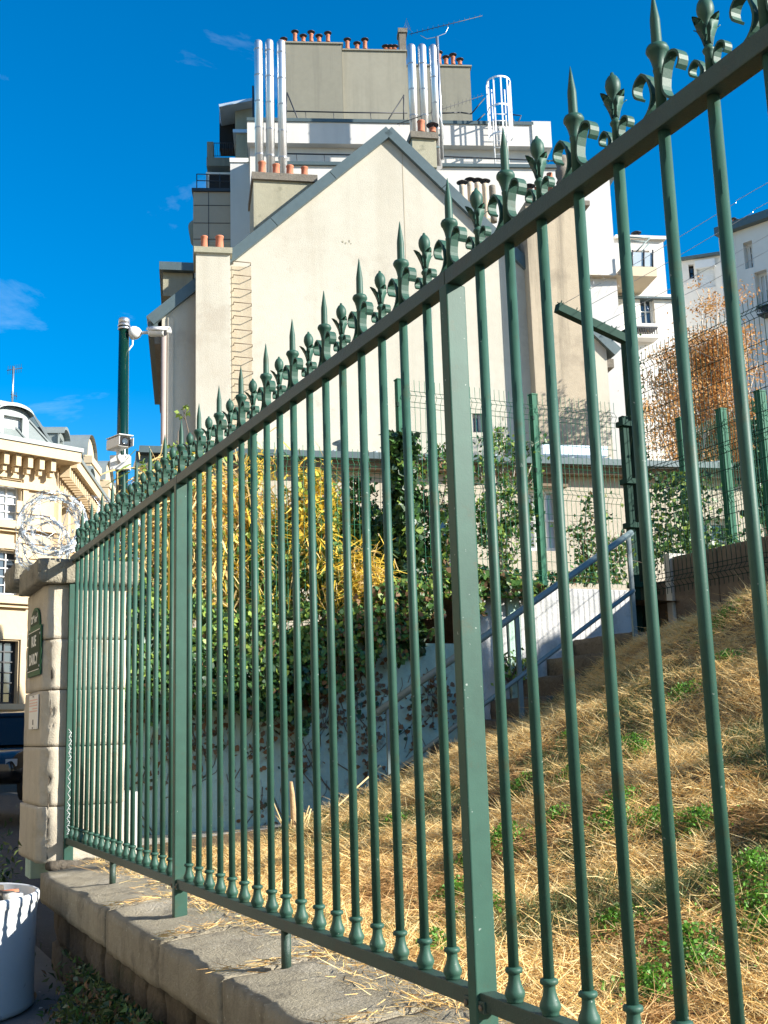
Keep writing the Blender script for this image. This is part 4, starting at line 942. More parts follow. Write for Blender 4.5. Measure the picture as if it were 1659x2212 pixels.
MB().tube([W.P(*W.uz(945, 240, 1.9), 1.9), W.P(*W.uz(960, 280, 1.9), 1.9), W.P(*W.uz(958, 300, 1.9), 1.9)], 0.012, 6).build('cable', MT['whitemetal'], ta2)
for yy in (290, 316): MB().beam(W.P(*W.uz(895, yy, 1.8), 1.8), W.P(*W.uz(950, yy + 2, 1.8), 1.8), 0.04, 0.06).build('wall_bracket', MT['bluegrey'], ta2)

# ---------- building with balconies on the left
Lf = Frame(470, 44.0, 5.0)
lb = thing('balcony_building', 'beige clad building with railed balconies to the left of the white apartment house', 'apartment building', Lf.P(0, 1, 0))
def lbx(nm, x0, y0, x1, y1, d0, d1, m, zb=None, par=None):
    b = MB(); Lf.pbox(b, x0, y0, x1, y1, d0, d1, zb); return b.build(nm, MT[m], par or lb)
lbx('clad_bay', 417, 412, 500, 900, -2, 0, 'beige', 1.0)
lbx('bay_coping', 414, 406, 502, 412.5, -2.1, 0.1, 'dark_iron')
for y in (443, 481, 516): lbx('cladding_joint', 418, y, 499, y + 1, 0.001, 0.02, 'dark_iron')
lbx('cladding_joint', 450, 412, 451, 535, 0.001, 0.02, 'dark_iron')
lbx('roller_shutter', 452, 520, 498, 600, 0.01, 0.05, 'beige')
for k in range(10): lbx('shutter_slat', 453, 522 + k * 3.2, 497, 523.6 + k * 3.2, 0.05, 0.07, 'beige_light')
u, z = Lf.uz(418, 500, -1.2)
MB().lathe([(0.2, z - 0.9), (0.9, z - 0.6), (1.0, z + 0.0), (1.0, z + 0.12), (0.6, z + 0.2)], Lf.P(u + 0.8, 0, -1.0), 28).build('round_balcony', MT['concrete_grey'], lb)
for y in (376, 390): rail(Lf, ((425, y), (500, y + 2)), -0.1, 0.02, 'balcony_rail', 'dark_iron', lb)
for x in (425, 447, 475): rail(Lf, ((x, 376), (x, 408)), -0.1, 0.022, 'balcony_post', 'dark_iron', lb)
lbx('white_pilaster', 498, 350, 549, 640, -2, 1.2, 'white', 1.0)
lbx('pilaster_head', 496, 341, 547, 350, -2, 1.25, 'offwhite')
lbx('recess_wall', 445, 372, 500, 410, -3, -2.0, 'offwhite'); lbx('dark_door', 452, 378, 497, 408, -1.98, -1.9, 'void')
lbx('balcony_front', 446, 340, 500, 358, -2.5, -1.8, 'concrete_grey'); lbx('balcony_pier', 447, 306, 461, 341, -2.5, -1.8, 'concrete_grey')
for y in (309, 337): rail(Lf, ((461, y), (510, y)), -1.9, 0.016, 'iron_panel_rail', 'dark_iron', lb)
for x in np.arange(463, 510, 4.0): rail(Lf, ((x, 309), (x + random.uniform(-2, 2), 337)), -1.9, 0.010, 'iron_panel_bar', 'dark_iron', lb)
lbx('dark_wall', 474, 232, 514, 320, -3.2, -2.5, 'void'); lbx('top_room', 508, 225, 548, 360, -3, -1.5, 'render_grey', None)
lbx('side_pier', 510, 284, 534, 345, -3, -0.6, 'render_grey'); lbx('pier_cap', 503, 279, 536, 286, -3.1, -0.5, 'zinc_light')
b = MB(); q = [Lf.uz(474, 236, -1.2), Lf.uz(546, 222, -1.2)]
b.beam(Lf.P(*q[0], -2.5), Lf.P(*q[1], -2.5), 3.2, 0.12); b.build('tilted_roof', MT['zinc_light'], lb)
lbx('dark_flue_board', 545, 185, 549, 300, -0.5, 0.3, 'dark_iron')

# ---------- apartment houses on the right
def right_building(nm, lab, F, parts):
    t = thing(nm, lab, 'apartment building', F.P(0, 2, 0)); return t
R1 = Frame(1420, 42.0, 8.0); r1 = right_building('apartment_building', 'white apartment building with a glass railed beige balcony at the right', R1, None)
wh = R1.rect(1376, 648, 1406, 706); wh2 = R1.rect(1368, 541, 1404, 575)
b = MB(); u0, u1, z0, z1 = R1.rect(1330, 514, 1437, 645); R1.wall(b, u0, u1, z0, z1, [wh2], 0, 0.3); R1.box(b, u0, u1, z0 + .01, z1 - .01, -6, -0.6); b.build('upper_wall', MT['white'], r1)
b = MB(); R1.pbox(b, 1330, 508, 1439, 515, -6, 0.15); b.build('cornice', MT['white'], r1)
b = MB(); u0, u1, z0, z1 = R1.rect(1330, 643, 1476, 990); R1.wall(b, u0, u1, z0, z1, [wh], 0.4, 0.25); R1.box(b, u0, u1, z0, z1 - .01, -6, -0.4); b.build('lower_wall', MT['offwhite'], r1)
b = MB(); R1.pbox(b, 1330, 640, 1478, 644, -0.2, 0.55); b.build('ledge', MT['zinc'], r1)
R1.window(r1, wh, 0.4, 2, 2, 0.08, 'glass', reveal=0.25); R1.window(r1, wh2, 0, 3, 1, 0.06, 'glass_pale', reveal=0.3)
b = MB(); R1.pbox(b, 1345, 576, 1419, 596, -0.2, 2.2); b.build('balcony_front', MT['beige_light'], r1)
b = MB(); us, zs1 = R1.uz(1419, 597, 2.2); u9, z9 = R1.uz(1372, 636, 0.4); b.hexa([R1.P(us - 4, z9, 0.4), R1.P(u9, z9, 0.4), R1.P(us, zs1 - .02, 0.3), R1.P(us - 4, zs1 - .02, 0.3), R1.P(us - 4, zs1, 2.2), R1.P(us, zs1, 2.2), R1.P(us, zs1 + .1, 0.3), R1.P(us - 4, zs1 + .1, 0.3)]); b.build('balcony_soffit', MT['beige_light'], r1)
b = MB(); R1.pbox(b, 1350, 545, 1411, 575, 2.1, 2.13); b.build('glass_balustrade', MT['glass_pale'], r1)
for x in (1366, 1391, 1410): rail(R1, ((x, 540), (x, 577)), 2.15, 0.03, 'baluster', 'dark_iron', r1)
for p_ in (((1352, 512), (1404, 514)), ((1404, 514), (1370, 548)), ((1402, 526), (1372, 560)), ((1352, 520), (1398, 522))): rail(R1, p_, 1.6, 0.03, 'awning_frame', 'bluegrey', r1)
b = MB(); R1.pbox(b, 1374, 705, 1421, 708, 0.42, 0.9); [R1.pbox(b, x, 708, x + 1.0, 722, 0.85, 0.9) for x in range(1374, 1421, 5)]; b.build('window_guard', MT['dark_iron'], r1)
b = MB(); R1.pbox(b, 1370, 722, 1424, 729, 0.3, 0.95); b.build('window_ledge', MT['offwhite'], r1)
pot_px(R1, r1, 1374, 502, 512, 12, -2.0, 'galv', True)
R3 = Frame(1500, 46.0, -18.0); r3 = right_building('apartment_building', 'shaded grey facade with a closed white roller shutter in the corner at the right', R3, None)
sh1 = R3.rect(1506, 567, 1544, 622); sh2 = R3.rect(1488, 571, 1499, 602)
b = MB(); u0, u1, z0, z1 = R3.rect(1462, 552, 1590, 990); R3.wall(b, u0, u1, 0, z1, [sh1, sh2], 0, 0.25); R3.box(b, u0, u1, 0, z1 - .01, -6, -0.6); b.build('facade', MT['offwhite'], r3)
b = MB(); R3.pbox(b, 1462, 547, 1590, 552.5, -6, 0.2); b.build('cornice', MT['zinc'], r3)
b = MB(); R3.box(b, sh1[0], sh1[1], sh1[2], sh1[3], -0.2, -0.12); s_ = b.build('roller_shutter', MT['shutter'], r3)
n = 16
for k in range(n): b = MB(); zz = sh1[2] + (sh1[3] - sh1[2]) * k / n; R3.box(b, sh1[0] + .02, sh1[1] - .02, zz + 0.01, zz + (sh1[3] - sh1[2]) / n - 0.012, -0.12, -0.105); b.build('slat', MT['shutter'], s_)
b = MB(); R3.box(b, sh1[0] - .05, sh1[1] + .05, sh1[3] - .25, sh1[3] + .1, -0.1, 0.12); b.build('shutter_box', MT['shutter'], r3)
R3.window(r3, sh2, 0, 1, 2, 0.05, 'glass', 'void', reveal=0.25)
R4 = Frame(1605, 33.0, -44.0); r4 = right_building('apartment_building', 'tall facade with a row of clay chimney pots rising at the right edge', R4, None)
u0, u1 = R4.uz(1556, 560)[0], R4.uz(1700, 560)[0] + 4; _, ztop4 = R4.uz(1600, 497)
w1 = R4.rect(1607, 521, 1627, 580); w2 = R4.rect(1632, 584, 1660, 662); w3 = R4.rect(1568, 655, 1590, 700)
b = MB(); R4.wall(b, u0, u1, 0, ztop4, [w1, w2, w3], 0, 0.3); R4.box(b, u0, u1, 0, ztop4 - .01, -6, -0.7); b.build('facade', MT['offwhite'], r4)
b = MB(); R4.box(b, u0, u1, ztop4, ztop4 + .25, -6, 0.25); b.build('cornice', MT['zinc'], r4)
_, zled = R4.uz(1600, 604); b = MB(); R4.box(b, u0 + 2.0, u1, zled, zled + .3, 0.002, 0.28); b.build('ledge', MT['offwhite'], r4)
R4.window(r4, w1, 0, 2, 3, 0.09, 'glass', reveal=0.3); R4.window(r4, w2, 0, 2, 1, 0.08, 'shutter', reveal=0.3); R4.window(r4, w3, 0, 2, 1, 0.08, 'shutter', reveal=0.3)
b = MB(); R4.pbox(b, 1634, 658, 1668, 660, 0.002, 0.5); [R4.pbox(b, x, 660, x + 1.2, 674, 0.45, 0.5) for x in range(1634, 1668, 4)]; R4.pbox(b, 1634, 674, 1668, 676, 0.002, 0.5); b.build('window_guard', MT['dark_iron'], r4)
b = MB(); R4.pbox(b, 1580, 486, 1612, 530, -2.0, -0.9); k_ = b.build('chimney_stack', MT['offwhite'], r4)
for x, yt, yb in ((1584, 471, 488), (1590, 474, 488), (1597, 476, 489), (1605, 472, 490), (1613, 478, 491), (1619, 474, 490)): pot_px(R4, k_, x, yt, yb, 6.5, -1.2, 'clay', True)

# ---------- the stone school building on the left
B1 = Frame(118, 32.0, 47.0)
sb = thing('stone_building', 'blond stone public building with arched ground floor, bracket cornice and zinc mansard roof', 'building', B1.P(0, 1, 0))
def U1(x, y, d=0): return B1.uz(x, y, d)
uc_, zc_ = U1(117, 992); u_l = uc_ - 16
_, zcor = U1(60, 990)
ha = B1.rect(-8, 1035, 45, 1137); hb = B1.rect(-8, 1189, 43, 1300); hc = B1.rect(-10, 1384, 38, 1520)
cen = lambda h: (h[0] + h[1]) / 2
# centre the bays: true window width from its visible right edge
def bay(h, w): return (h[1] - w, h[1], h[2], h[3])
ha, hb, hc = bay(ha, 1.4), bay(hb, 1.4), bay(hc, 1.3)
dx = -3.0
holes = [ha, hb, hc] + [(h[0] + dx, h[1] + dx, h[2], h[3]) for h in (ha, hb, hc)]
b = MB(); B1.wall(b, u_l, uc_, 0.4, zcor, holes, 0, 0.2); b.build('facade', MT['haus'], sb)
for h in holes: B1.window(sb, h, 0, 4, 6 if h[3] - h[2] < 2.6 else 7, 0.05, 'glass_pale' if (h[2] > hb[2] + 1) else 'glass', 'dark_iron' if h[2] < hb[2] - 1 else 'sash', 0.03, 0.2)
def bx(nm, u0, u1, z0, z1, d0, d1, m='haus', F=B1, par=None):
    b = MB(); F.box(b, u0, u1, z0, z1, d0, d1); return b.build(nm, MT[m], par or sb)
for h in holes:
    for (q0, q1) in ((h[0] - .20, h[0] - .04), (h[1] + .04, h[1] + .20)): bx('window_surround', q0, q1, h[2], h[3] + .18, 0.002, 0.06)
    bx('window_surround', h[0] - .035, h[1] + .035, h[3] + .04, h[3] + .18, 0.002, 0.06); bx('keystone', cen(h) - .13, cen(h) + .13, h[3] + .02, h[3] + .42, 0.065, 0.12)
    bx('sill', h[0] - .25, h[1] + .25, h[2] - .16, h[2] - .01, 0.002, 0.14)
# string courses and cornice
_, zs1_ = U1(60, 1152); _, zs2 = U1(60, 1335)
for z in (zs1_ + 0.05, zs2 + .35): bx('string_course', u_l, uc_ + .2, z, z + .22, 0.002, 0.24)
bx('frieze_band', u_l, uc_ + .1, zcor - .92, zcor - .76, 0.002, 0.12); bx('cornice', u_l, uc_ + .55, zcor - .02, zcor + .28, -0.4, 0.55); bx('gutter', u_l, uc_ + .6, zcor + .282, zcor + .40, -0.4, 0.60, 'zincroof')
u = u_l + .2
while u < uc_ - .1: bx('cornice_bracket', u, u + .15, zcor - .36, zcor - .03, 0.122, 0.40); bx('bracket_drop', u + .02, u + .13, zcor - .52, zcor - .37, 0.122, 0.3); u += 0.36
# rusticated corner strips
z = zs2 + .8
while z < zcor - 1.4:
    bx('quoin', uc_ - 1.15, uc_ - .02, z + .02, z + .36, 0.002, 0.05); z += .42
z = 0.5
while z < zs2 + .2:
    bx('rusticated_course', hc[1] + .45, uc_ - .01, z + .02, z + .33, 0.002, 0.06); z += .37
# second front, running away up the street
B2 = Frame(118, 32.0, 96.0); B2.o = B1.P(uc_, 0, 0) - Vector((0, 0, 0)); B2.o.z = 0
L2 = 15.0
b = MB(); h2s = [(1.3 + 2.6 * k, 2.5 + 2.6 * k, h[2], h[3]) for k in range(3) for h in (ha, hb, hc)]
B2.wall(b, 0, L2, 0.4, zcor, h2s, 0, 0.32); b.build('side_facade', MT['haus'], sb)
for h in h2s: B2.window(sb, h, 0, 2, 4, 0.08, 'glass', 'sash', 0.04, 0.32); bx('sill', h[0] - .3, h[1] + .3, h[2] - .2, h[2] - .02, 0.002, 0.2, 'haus', B2); bx('window_surround', h[0] - .2, h[1] + .2, h[3] + .02, h[3] + .25, 0.002, 0.1, 'haus', B2)
bx('cornice', .6, L2, zcor - .02, zcor + .28, -0.4, 0.55, 'haus', B2); bx('gutter', .65, L2, zcor + .282, zcor + .40, -0.4, 0.60, 'zincroof', B2); bx('frieze_band', 0.15, L2, zcor - .92, zcor - .76, 0.002, 0.12, 'haus', B2)
u = .3
while u < L2 - .3: bx('cornice_bracket', u, u + .15, zcor - .36, zcor - .03, 0.122, 0.40, 'haus', B2); u += .36
for u in (0.2, 3.0, 5.6): bx('pilaster_strip', u, u + .5, zs2, zcor - .93, 0.002, 0.12, 'haus', B2)
# mansard
def roof_quad(F, u0, u1, z0, d0, z1, d1, nm='mansard_slope', v0=0.0, v1=0.0):
    b = MB(); b.add([F.P(u0, z0, d0), F.P(u1, z0, d0), F.P(u1 + v1, z1, d1), F.P(u0 + v0, z1, d1)], [(0, 1, 2, 3)]); o = b.build(nm, MT['zincroof'], sb)
    n = int((u1 - u0) / 0.75)
    for i in range(n + 1):
        t = i / n; p0 = F.P(u0 + (u1 - u0) * t, z0, d0 + .02); p1 = F.P(u0 + v0 + (u1 + v1 - u0 - v0) * t, z1, d1 + .02); MB().beam(p0, p1, .05, .06, F.N).build('standing_seam', MT['zincroof'], sb)
_, zr = U1(45, 884, -0.8)
zr0 = zcor + .40; 
roof_quad(B1, u_l, uc_, zr0, 0.0, zr, -0.8, v1=-0.75); roof_quad(B2, 0, L2, zr0, 0.0, zr, -0.8, v0=0.75)
b = MB(); b.add([B1.P(u_l, zr, -0.8), B1.P(uc_ - .75, zr, -0.8), B2.P(L2, zr, -0.8), B2.P(L2, zr + 1, -7), B1.P(u_l, zr + 1, -8)], [(0, 1, 2, 3, 4)]); b.build('flat_roof', MT['zincroof'], sb)
MB().beam(B1.P(u_l, zr, -0.8), B1.P(uc_ - .75, zr, -0.8), .3, .2).build('roof_edge', MT['zinc'], sb); MB().beam(B1.P(uc_ - .75, zr, -0.8), B2.P(L2, zr, -0.8), .3, .2).build('roof_edge', MT['zinc'], sb)
def dormer(F, uc, w, h, m, nm='dormer', stone=False):
    zb = zr0 + .05; fr = MB(); d1 = -0.15
    F.wall(fr, uc - w / 2 - .3, uc + w / 2 + .2, zb, zb + h + .05, [(uc - w / 2, uc + w / 2, zb + .12, zb + h)], d1, 0.15)
    arc = [F.P(uc - (w / 2 + .2) * math.cos(a), zb + h + .05 + .24 * math.sin(a), d1) for a in np.linspace(0, math.pi, 13)]
    fr.prism(arc, -F.N * .3)
    for s in (-1, 1):
        u = uc + s * (w / 2 + .2); q = [F.P(u, zb, d1), F.P(u, zb + h + .05, d1), F.P(u, zb + h + .05, d1 - 1.9), F.P(u, zb, d1 - .3)]; fr.add(q, [(0, 1, 2, 3) if s > 0 else (3, 2, 1, 0)])
    dmr = fr.build(nm, MT[m], sb)
    hood = MB()
    n = 12
    for i in range(n):
        a0, a1 = math.pi * i / n, math.pi * (i + 1) / n; r1_, r2_ = w / 2 + .26, w / 2 + .26; k0 = [(uc - r1_ * math.cos(a), zb + h + .06 + .30 * math.sin(a)) for a in (a0, a1)]
        hood.add([F.P(*k0[0], d1 + .18), F.P(*k0[1], d1 + .18), F.P(*k0[1], d1 - 1.9), F.P(*k0[0], d1 - 1.9)], [(0, 1, 2, 3)], True)
        k1 = [(uc - r2_ * math.cos(a), zb + h + .04 + .22 * math.sin(a)) for a in (a0, a1)]
        hood.add([F.P(*k0[0], d1 + .18), F.P(*k1[0], d1 + .18), F.P(*k1[1], d1 + .18), F.P(*k0[1], d1 + .18)], [(0, 1, 2, 3)])
    hood.build('dormer_hood', MT['zincroof'], dmr)
    p = MB(); F.box(p, uc - w / 2, uc + w / 2, zb + .12, zb + h + .1, d1 - .2, d1 - .15); p.build('dormer_blind', MT['shutter'], dmr)
    return dmr
ud = U1(28, 930, -0.15)[0]; dormer(B1, ud, 0.58, 0.74, 'zincroof')
for k in range(3): dormer(B2, 1.9 + 2.6 * k, 0.55, 0.74, 'zincroof')
# stone dormers of the block beyond
B3 = Frame(172, 75.0, 95.0)
sb3 = thing('stone_building', 'row of arched stone dormers on the long block beyond the mansard roof', 'building', B3.P(0, 1, 0))
_, z3 = B3.uz(150, 960); _, z3t = B3.uz(160, 925)
b = MB(); B3.box(b, -1, 56, 0, z3 - 4, -6, 0); b.build('facade', MT['haus'], sb3)
b = MB(); B3.box(b, -1, 56, z3 - 4, z3 + .4, -6, -1.2); b.build('mansard', MT['zincroof'], sb3)
for k in range(7):
    u = 0.6 + 7.6 * k; w = 3.6; b = MB(); B3.box(b, u - w / 2, u + w / 2, z3 - 9.0, z3 - .6, -4, .35); dd_ = b.build('stone_dormer', MT['haus'], sb3)
    b = MB()
    for s in (-1, 1): B3.box(b, u + s * w * .36 - .2, u + s * w * .36 + .2, z3 - 8.8, z3 - 1.3, .352, .6)
    b.build('dormer_pilaster', MT['haus'], dd_)
    b = MB(); B3.box(b, u - w / 2 - .15, u + w / 2 + .15, z3 - 1.3, z3 - .6, .352, .9); B3.box(b, u - w / 2 - .2, u + w / 2 + .2, z3 - .598, z3 - .1, -4, 1.0); b.build('dormer_cornice', MT['haus'], dd_)
    b = MB(); arc = [B3.P(u - (w / 2 + .1) * math.cos(a), z3 - .098 + 1.6 * math.sin(a), .5) for a in np.linspace(0, math.pi, 13)]; b.prism(arc, -B3.N * 4.4); b.build('arched_pediment', MT['haus'], dd_)
    b = MB(); n = 10
    arc0 = [(u - (w / 2 + .28) * math.cos(a), z3 - .08 + 1.85 * math.sin(a)) for a in np.linspace(0, math.pi, n + 1)]
    for i in range(n): b.add([B3.P(*arc0[i], .72), B3.P(*arc0[i + 1], .72), B3.P(*arc0[i + 1], -4.1), B3.P(*arc0[i], -4.1)], [(0, 1, 2, 3)], True)
    b.build('dormer_hood', MT['zincroof'], dd_)
    b = MB(); B3.box(b, u - .7, u + .7, z3 - 6.4, z3 - 1.8, .353, .4); b.build('dormer_window', MT['glass'], dd_)
# aerial on the stone building
ae = thing('tv_aerial', 'thin television aerial on the zinc mansard roof at the left', 'aerial', B1.P(*U1(28, 885, -3), -3))
MB().tube([B1.P(*U1(26, 890, -3), -3), B1.P(*U1(29, 792, -3), -3)], 0.03, 6).build('mast', MT['galv'], ae)
yagi(ae, B1.P(*U1(15, 800, -3), -3), B1.P(*U1(48, 795, -3), -3), 7, 0.14, UPV); yagi(ae, B1.P(*U1(23, 852, -3), -3), B1.P(*U1(37, 856, -3), -3), 4, 0.12, UPV)

# ---------- the other side of the street, outside the picture: sunlit fronts that send warm light back
for i, (y0, y1, hgt) in enumerate(((-14, 2, 13.5), (2.1, 19, 15.0), (19.1, 34, 12.5))):
    t = thing('street_house', ('cream fronted street house opposite, lowest of the three', 'tall cream street house opposite, middle of the three', 'plain cream street house opposite, far end of the three')[i], 'house', (-9.5, (y0 + y1) / 2, 0))
    FS = Frame(0, 10, 0); FS.o = Vector((-9.0, y0, 0)); FS.U = Vector((0, 1, 0)); FS.N = Vector((1, 0, 0))
    hl = [(u, u + 1.1, z, z + 1.9) for u in np.arange(1.2, y1 - y0 - 1.5, 2.5) for z in np.arange(1.4, hgt - 2.2, 3.1)]
    b = MB(); FS.wall(b, 0, y1 - y0, -1, hgt, hl, 0, 0.25); FS.box(b, 0, y1 - y0, -1, hgt - .01, -8, -.6); b.build('facade', MT['front'], t)
    for h in hl: FS.window(t, h, 0, 2, 3, .07, 'glass', reveal=.25)
    b = MB(); FS.box(b, -.1, y1 - y0 + .1, hgt, hgt + .3, -8, .35); b.build('cornice', MT['front'], t)
    b = MB(); b.prism([FS.P(0, hgt + .3, 0), FS.P(0, hgt + 2.6, -2), FS.P(0, hgt + 2.6, -8), FS.P(0, hgt + .3, -8)], FS.U * (y1 - y0)); b.build('roof', MT['zincroof'], t)

# ================================================================== VEGETATION
def unit(v): return v / np.maximum(np.linalg.norm(v, axis=1, keepdims=True), 1e-9)
def leaves(name, C, size, mats, probs, parent=None, nbias=None, nb=0.6, aspect=0.75, kind=None, droop=0.0, five=False, ids=None):
    """leaf-sized faces: C (n,3) centres, size (lo, hi), nbias: direction the blades tend to face"""
    n = len(C); C = np.asarray(C, float)
    nr = unit(rng.normal(size=(n, 3)))
    if nbias is not None: nr = unit(nr * (1 - nb) + np.asarray(nbias, float) * nb)
    d = rng.normal(size=(n, 3)); d[:, 2] -= droop; d = unit(d - nr * np.sum(d * nr, 1, keepdims=True)); s = np.cross(nr, d)
    L = rng.uniform(size[0], size[1], (n, 1)); Wd = L * aspect * rng.uniform(0.8, 1.2, (n, 1)); f = nr * L * rng.uniform(0.05, 0.22, (n, 1))
    if five:   # lobed ivy leaf: five points
        P = [C - d * L * .35, C - d * L * .18 + s * Wd * .5 + f, C + d * L * .02 + s * Wd * .30 + f * .4, C + d * L * .18 + s * Wd * .42 + f, C + d * L * .6, C + d * L * .18 - s * Wd * .42 + f, C + d * L * .02 - s * Wd * .30 + f * .4, C - d * L * .18 - s * Wd * .5 + f]
        k = 8
        V = np.stack(P, 1).reshape(-1, 3); b = np.arange(n)[:, None] * 8
        Fq = np.concatenate([b + np.array([[0, 1, 2, 3]]), b + np.array([[0, 3, 4, 4]]), b + np.array([[0, 4, 5, 5]]), b + np.array([[0, 5, 6, 7]])], 1).reshape(-1, 4)
        Fq = np.concatenate([b + np.array([[0, 1, 2, 3]]), b + np.array([[0, 3, 4, 5]]), b + np.array([[0, 5, 6, 7]])], 1).reshape(-1, 4); per = 3
    else:
        V = np.stack([C - d * L * .5, C + s * Wd * .5 + f, C + d * L * .5, C - s * Wd * .5 + f], 1).reshape(-1, 3); Fq = np.arange(n * 4).reshape(n, 4); per = 1
    mi = rng.choice(len(mats), n, p=np.array(probs) / sum(probs)) if ids is None else ids
    return polymesh(name, V, Fq, mats, np.repeat(mi, per), parent, False, kind)
def blades(name, B, D, L, Wd, bend, mats, mi, parent=None, kind=None):
    """narrow blades: base points, unit directions, lengths, widths, sideways bend vectors"""
    n = len(B); s = unit(np.cross(D, rng.normal(size=(n, 3)))); L = L[:, None]; Wd = Wd[:, None]
    p0, p1, p2 = B, B + D * L * .5 + bend * .3, B + D * L + bend
    V = np.stack([p0 - s * Wd * .5, p0 + s * Wd * .5, p1 - s * Wd * .5, p1 + s * Wd * .5, p2 - s * Wd * .15, p2 + s * Wd * .15], 1).reshape(-1, 3)
    b = np.arange(n)[:, None] * 6; Fq = np.concatenate([b + np.array([[0, 1, 3, 2]]), b + np.array([[2, 3, 5, 4]])], 1).reshape(-1, 4)
    return polymesh(name, V, Fq, mats, np.repeat(mi, 2), parent, False, kind)

# ---- dry mown straw on the slope
def straw():
    N = 270000
    x = rng.uniform(1.34, 6.6, N * 2); y = rng.uniform(-0.2, 7.58, N * 2)
    vis = (y > (x - 1.25) * 0.75 + 0.2) & ~((x < 2.9) & (y > 6.55))   # what the picture can see, with a margin
    x, y = x[vis], y[vis]; keep = rng.random(len(x)) < np.clip(1.25 - np.hypot(x, y) * 0.07, .35, 1); x, y = x[keep][:N], y[keep][:N]; n = len(x)
    edge = 1.36 + 0.10 * vn(x * 0 + 3, y * 2.2, 8) + 0.08 * vn(y * 6, y * 0, 4)
    ok = x > edge; x, y = x[ok], y[ok]; n = len(x)
    z = terr(x, y)
    g = vn(x * 1.25, y * 1.25, 11) * .6 + vn(x * 3.3, y * 3.3, 12) * .5      # green patches
    br = vn(x * 1.9 + 5, y * 1.9, 13) * .6 + vn(x * 4.5, y * 4.5, 14) * .45   # brown thatch
    rise = 0.02 + 0.045 * np.clip(vn(x * 4, y * 4, 21), 0, 1)
    a = rng.normal(0, 1.1, n) + 3.1 * vn(x * 2.1, y * 2.1, 15) + rng.choice([0, math.pi], n); up = np.abs(rng.normal(0.22, 0.42, n))
    mi = np.where(br > 0.30, 2, np.where(rng.random(n) < 0.5, 0, 1)); mi = np.where(rng.random(n) < .10, 2, mi)
    green = g > 0.27 + rng.normal(0, .09, n); mi = np.where(green & (rng.random(n) < .8), 3, mi); up = np.where(mi == 3, np.abs(rng.normal(0.9, .5, n)), up); up = np.where((mi == 2), up * .5, up)
    D = unit(np.stack([np.cos(a), np.sin(a), up], 1)); L = np.where(mi == 3, rng.uniform(.025, .06, n), rng.gamma(3.0, .017, n) + .02); Wd = rng.uniform(.0013, .0030, n)
    bend = rng.normal(0, 1, (n, 3)) * (L * .16)[:, None]; bend[:, 2] -= L * .10
    B = np.stack([x, y, z + rng.random(n) * rise], 1)
    blades('dry_grass', B, D, L, Wd, bend, [MT['straw'], MT['straw2'], MT['straw3'], MT['grassg']], mi, kind='stuff')
    # rooted tufts of dead grass
    q = 1500; ti = rng.integers(0, n, q); tx = np.repeat(x[ti], 24); ty = np.repeat(y[ti], 24); k = len(tx); ok = tx > 1.7; tx, ty = tx[ok], ty[ok]; k = len(tx); a = rng.uniform(0, 6.28, k)
    D = unit(np.stack([np.cos(a) * .6, np.sin(a) * .6, rng.uniform(.5, 1.4, k)], 1)); X = tx + rng.normal(0, .012, k); Y = ty + rng.normal(0, .012, k); L = rng.uniform(.03, .10, k); bend = np.stack([np.cos(a), np.sin(a), -np.ones(k) * .6], 1) * (L * .3)[:, None]
    blades('grass_tufts', np.stack([X, Y, terr(X, Y)], 1), D, L, rng.uniform(.0014, .003, k), bend, [MT['straw'], MT['straw2'], MT['straw3'], MT['grassg']], rng.choice(4, k, p=[.36, .34, .14, .16]), kind='stuff')
    # straw blown over the coping and the landing
    m = 3000; yy = rng.uniform(0.4, 8.4, m); xx = np.where(yy < 6.5, 1.47 - np.abs(rng.normal(0, .07, m)), rng.uniform(1.4, 3.6, m))
    j = rng.random(m) < .30; cj = rng.choice(np.array(cuts[1:-1]), m); yy = np.where(j, cj + rng.normal(0, .022, m), yy); xx = np.where(j, rng.uniform(1.06, 1.5, m), xx)
    zz = np.where(yy < 6.5, .852 - .035 * np.clip((1.5 - xx) / .5, 0, 1) + .004, .80) + rng.random(m) * .012; a = rng.uniform(0, 6.28, m); D = unit(np.stack([np.cos(a), np.sin(a), rng.normal(.05, .08, m)], 1)); L = rng.uniform(.015, .075, m)
    blades('loose_straw', np.stack([xx, yy, zz], 1), D, L, rng.uniform(.0015, .003, m), rng.normal(0, 1, (m, 3)) * (L * .1)[:, None] * [1, 1, .2], [MT['straw'], MT['straw2'], MT['straw3']], rng.choice(3, m, p=[.35, .35, .3]), kind='stuff')
straw()
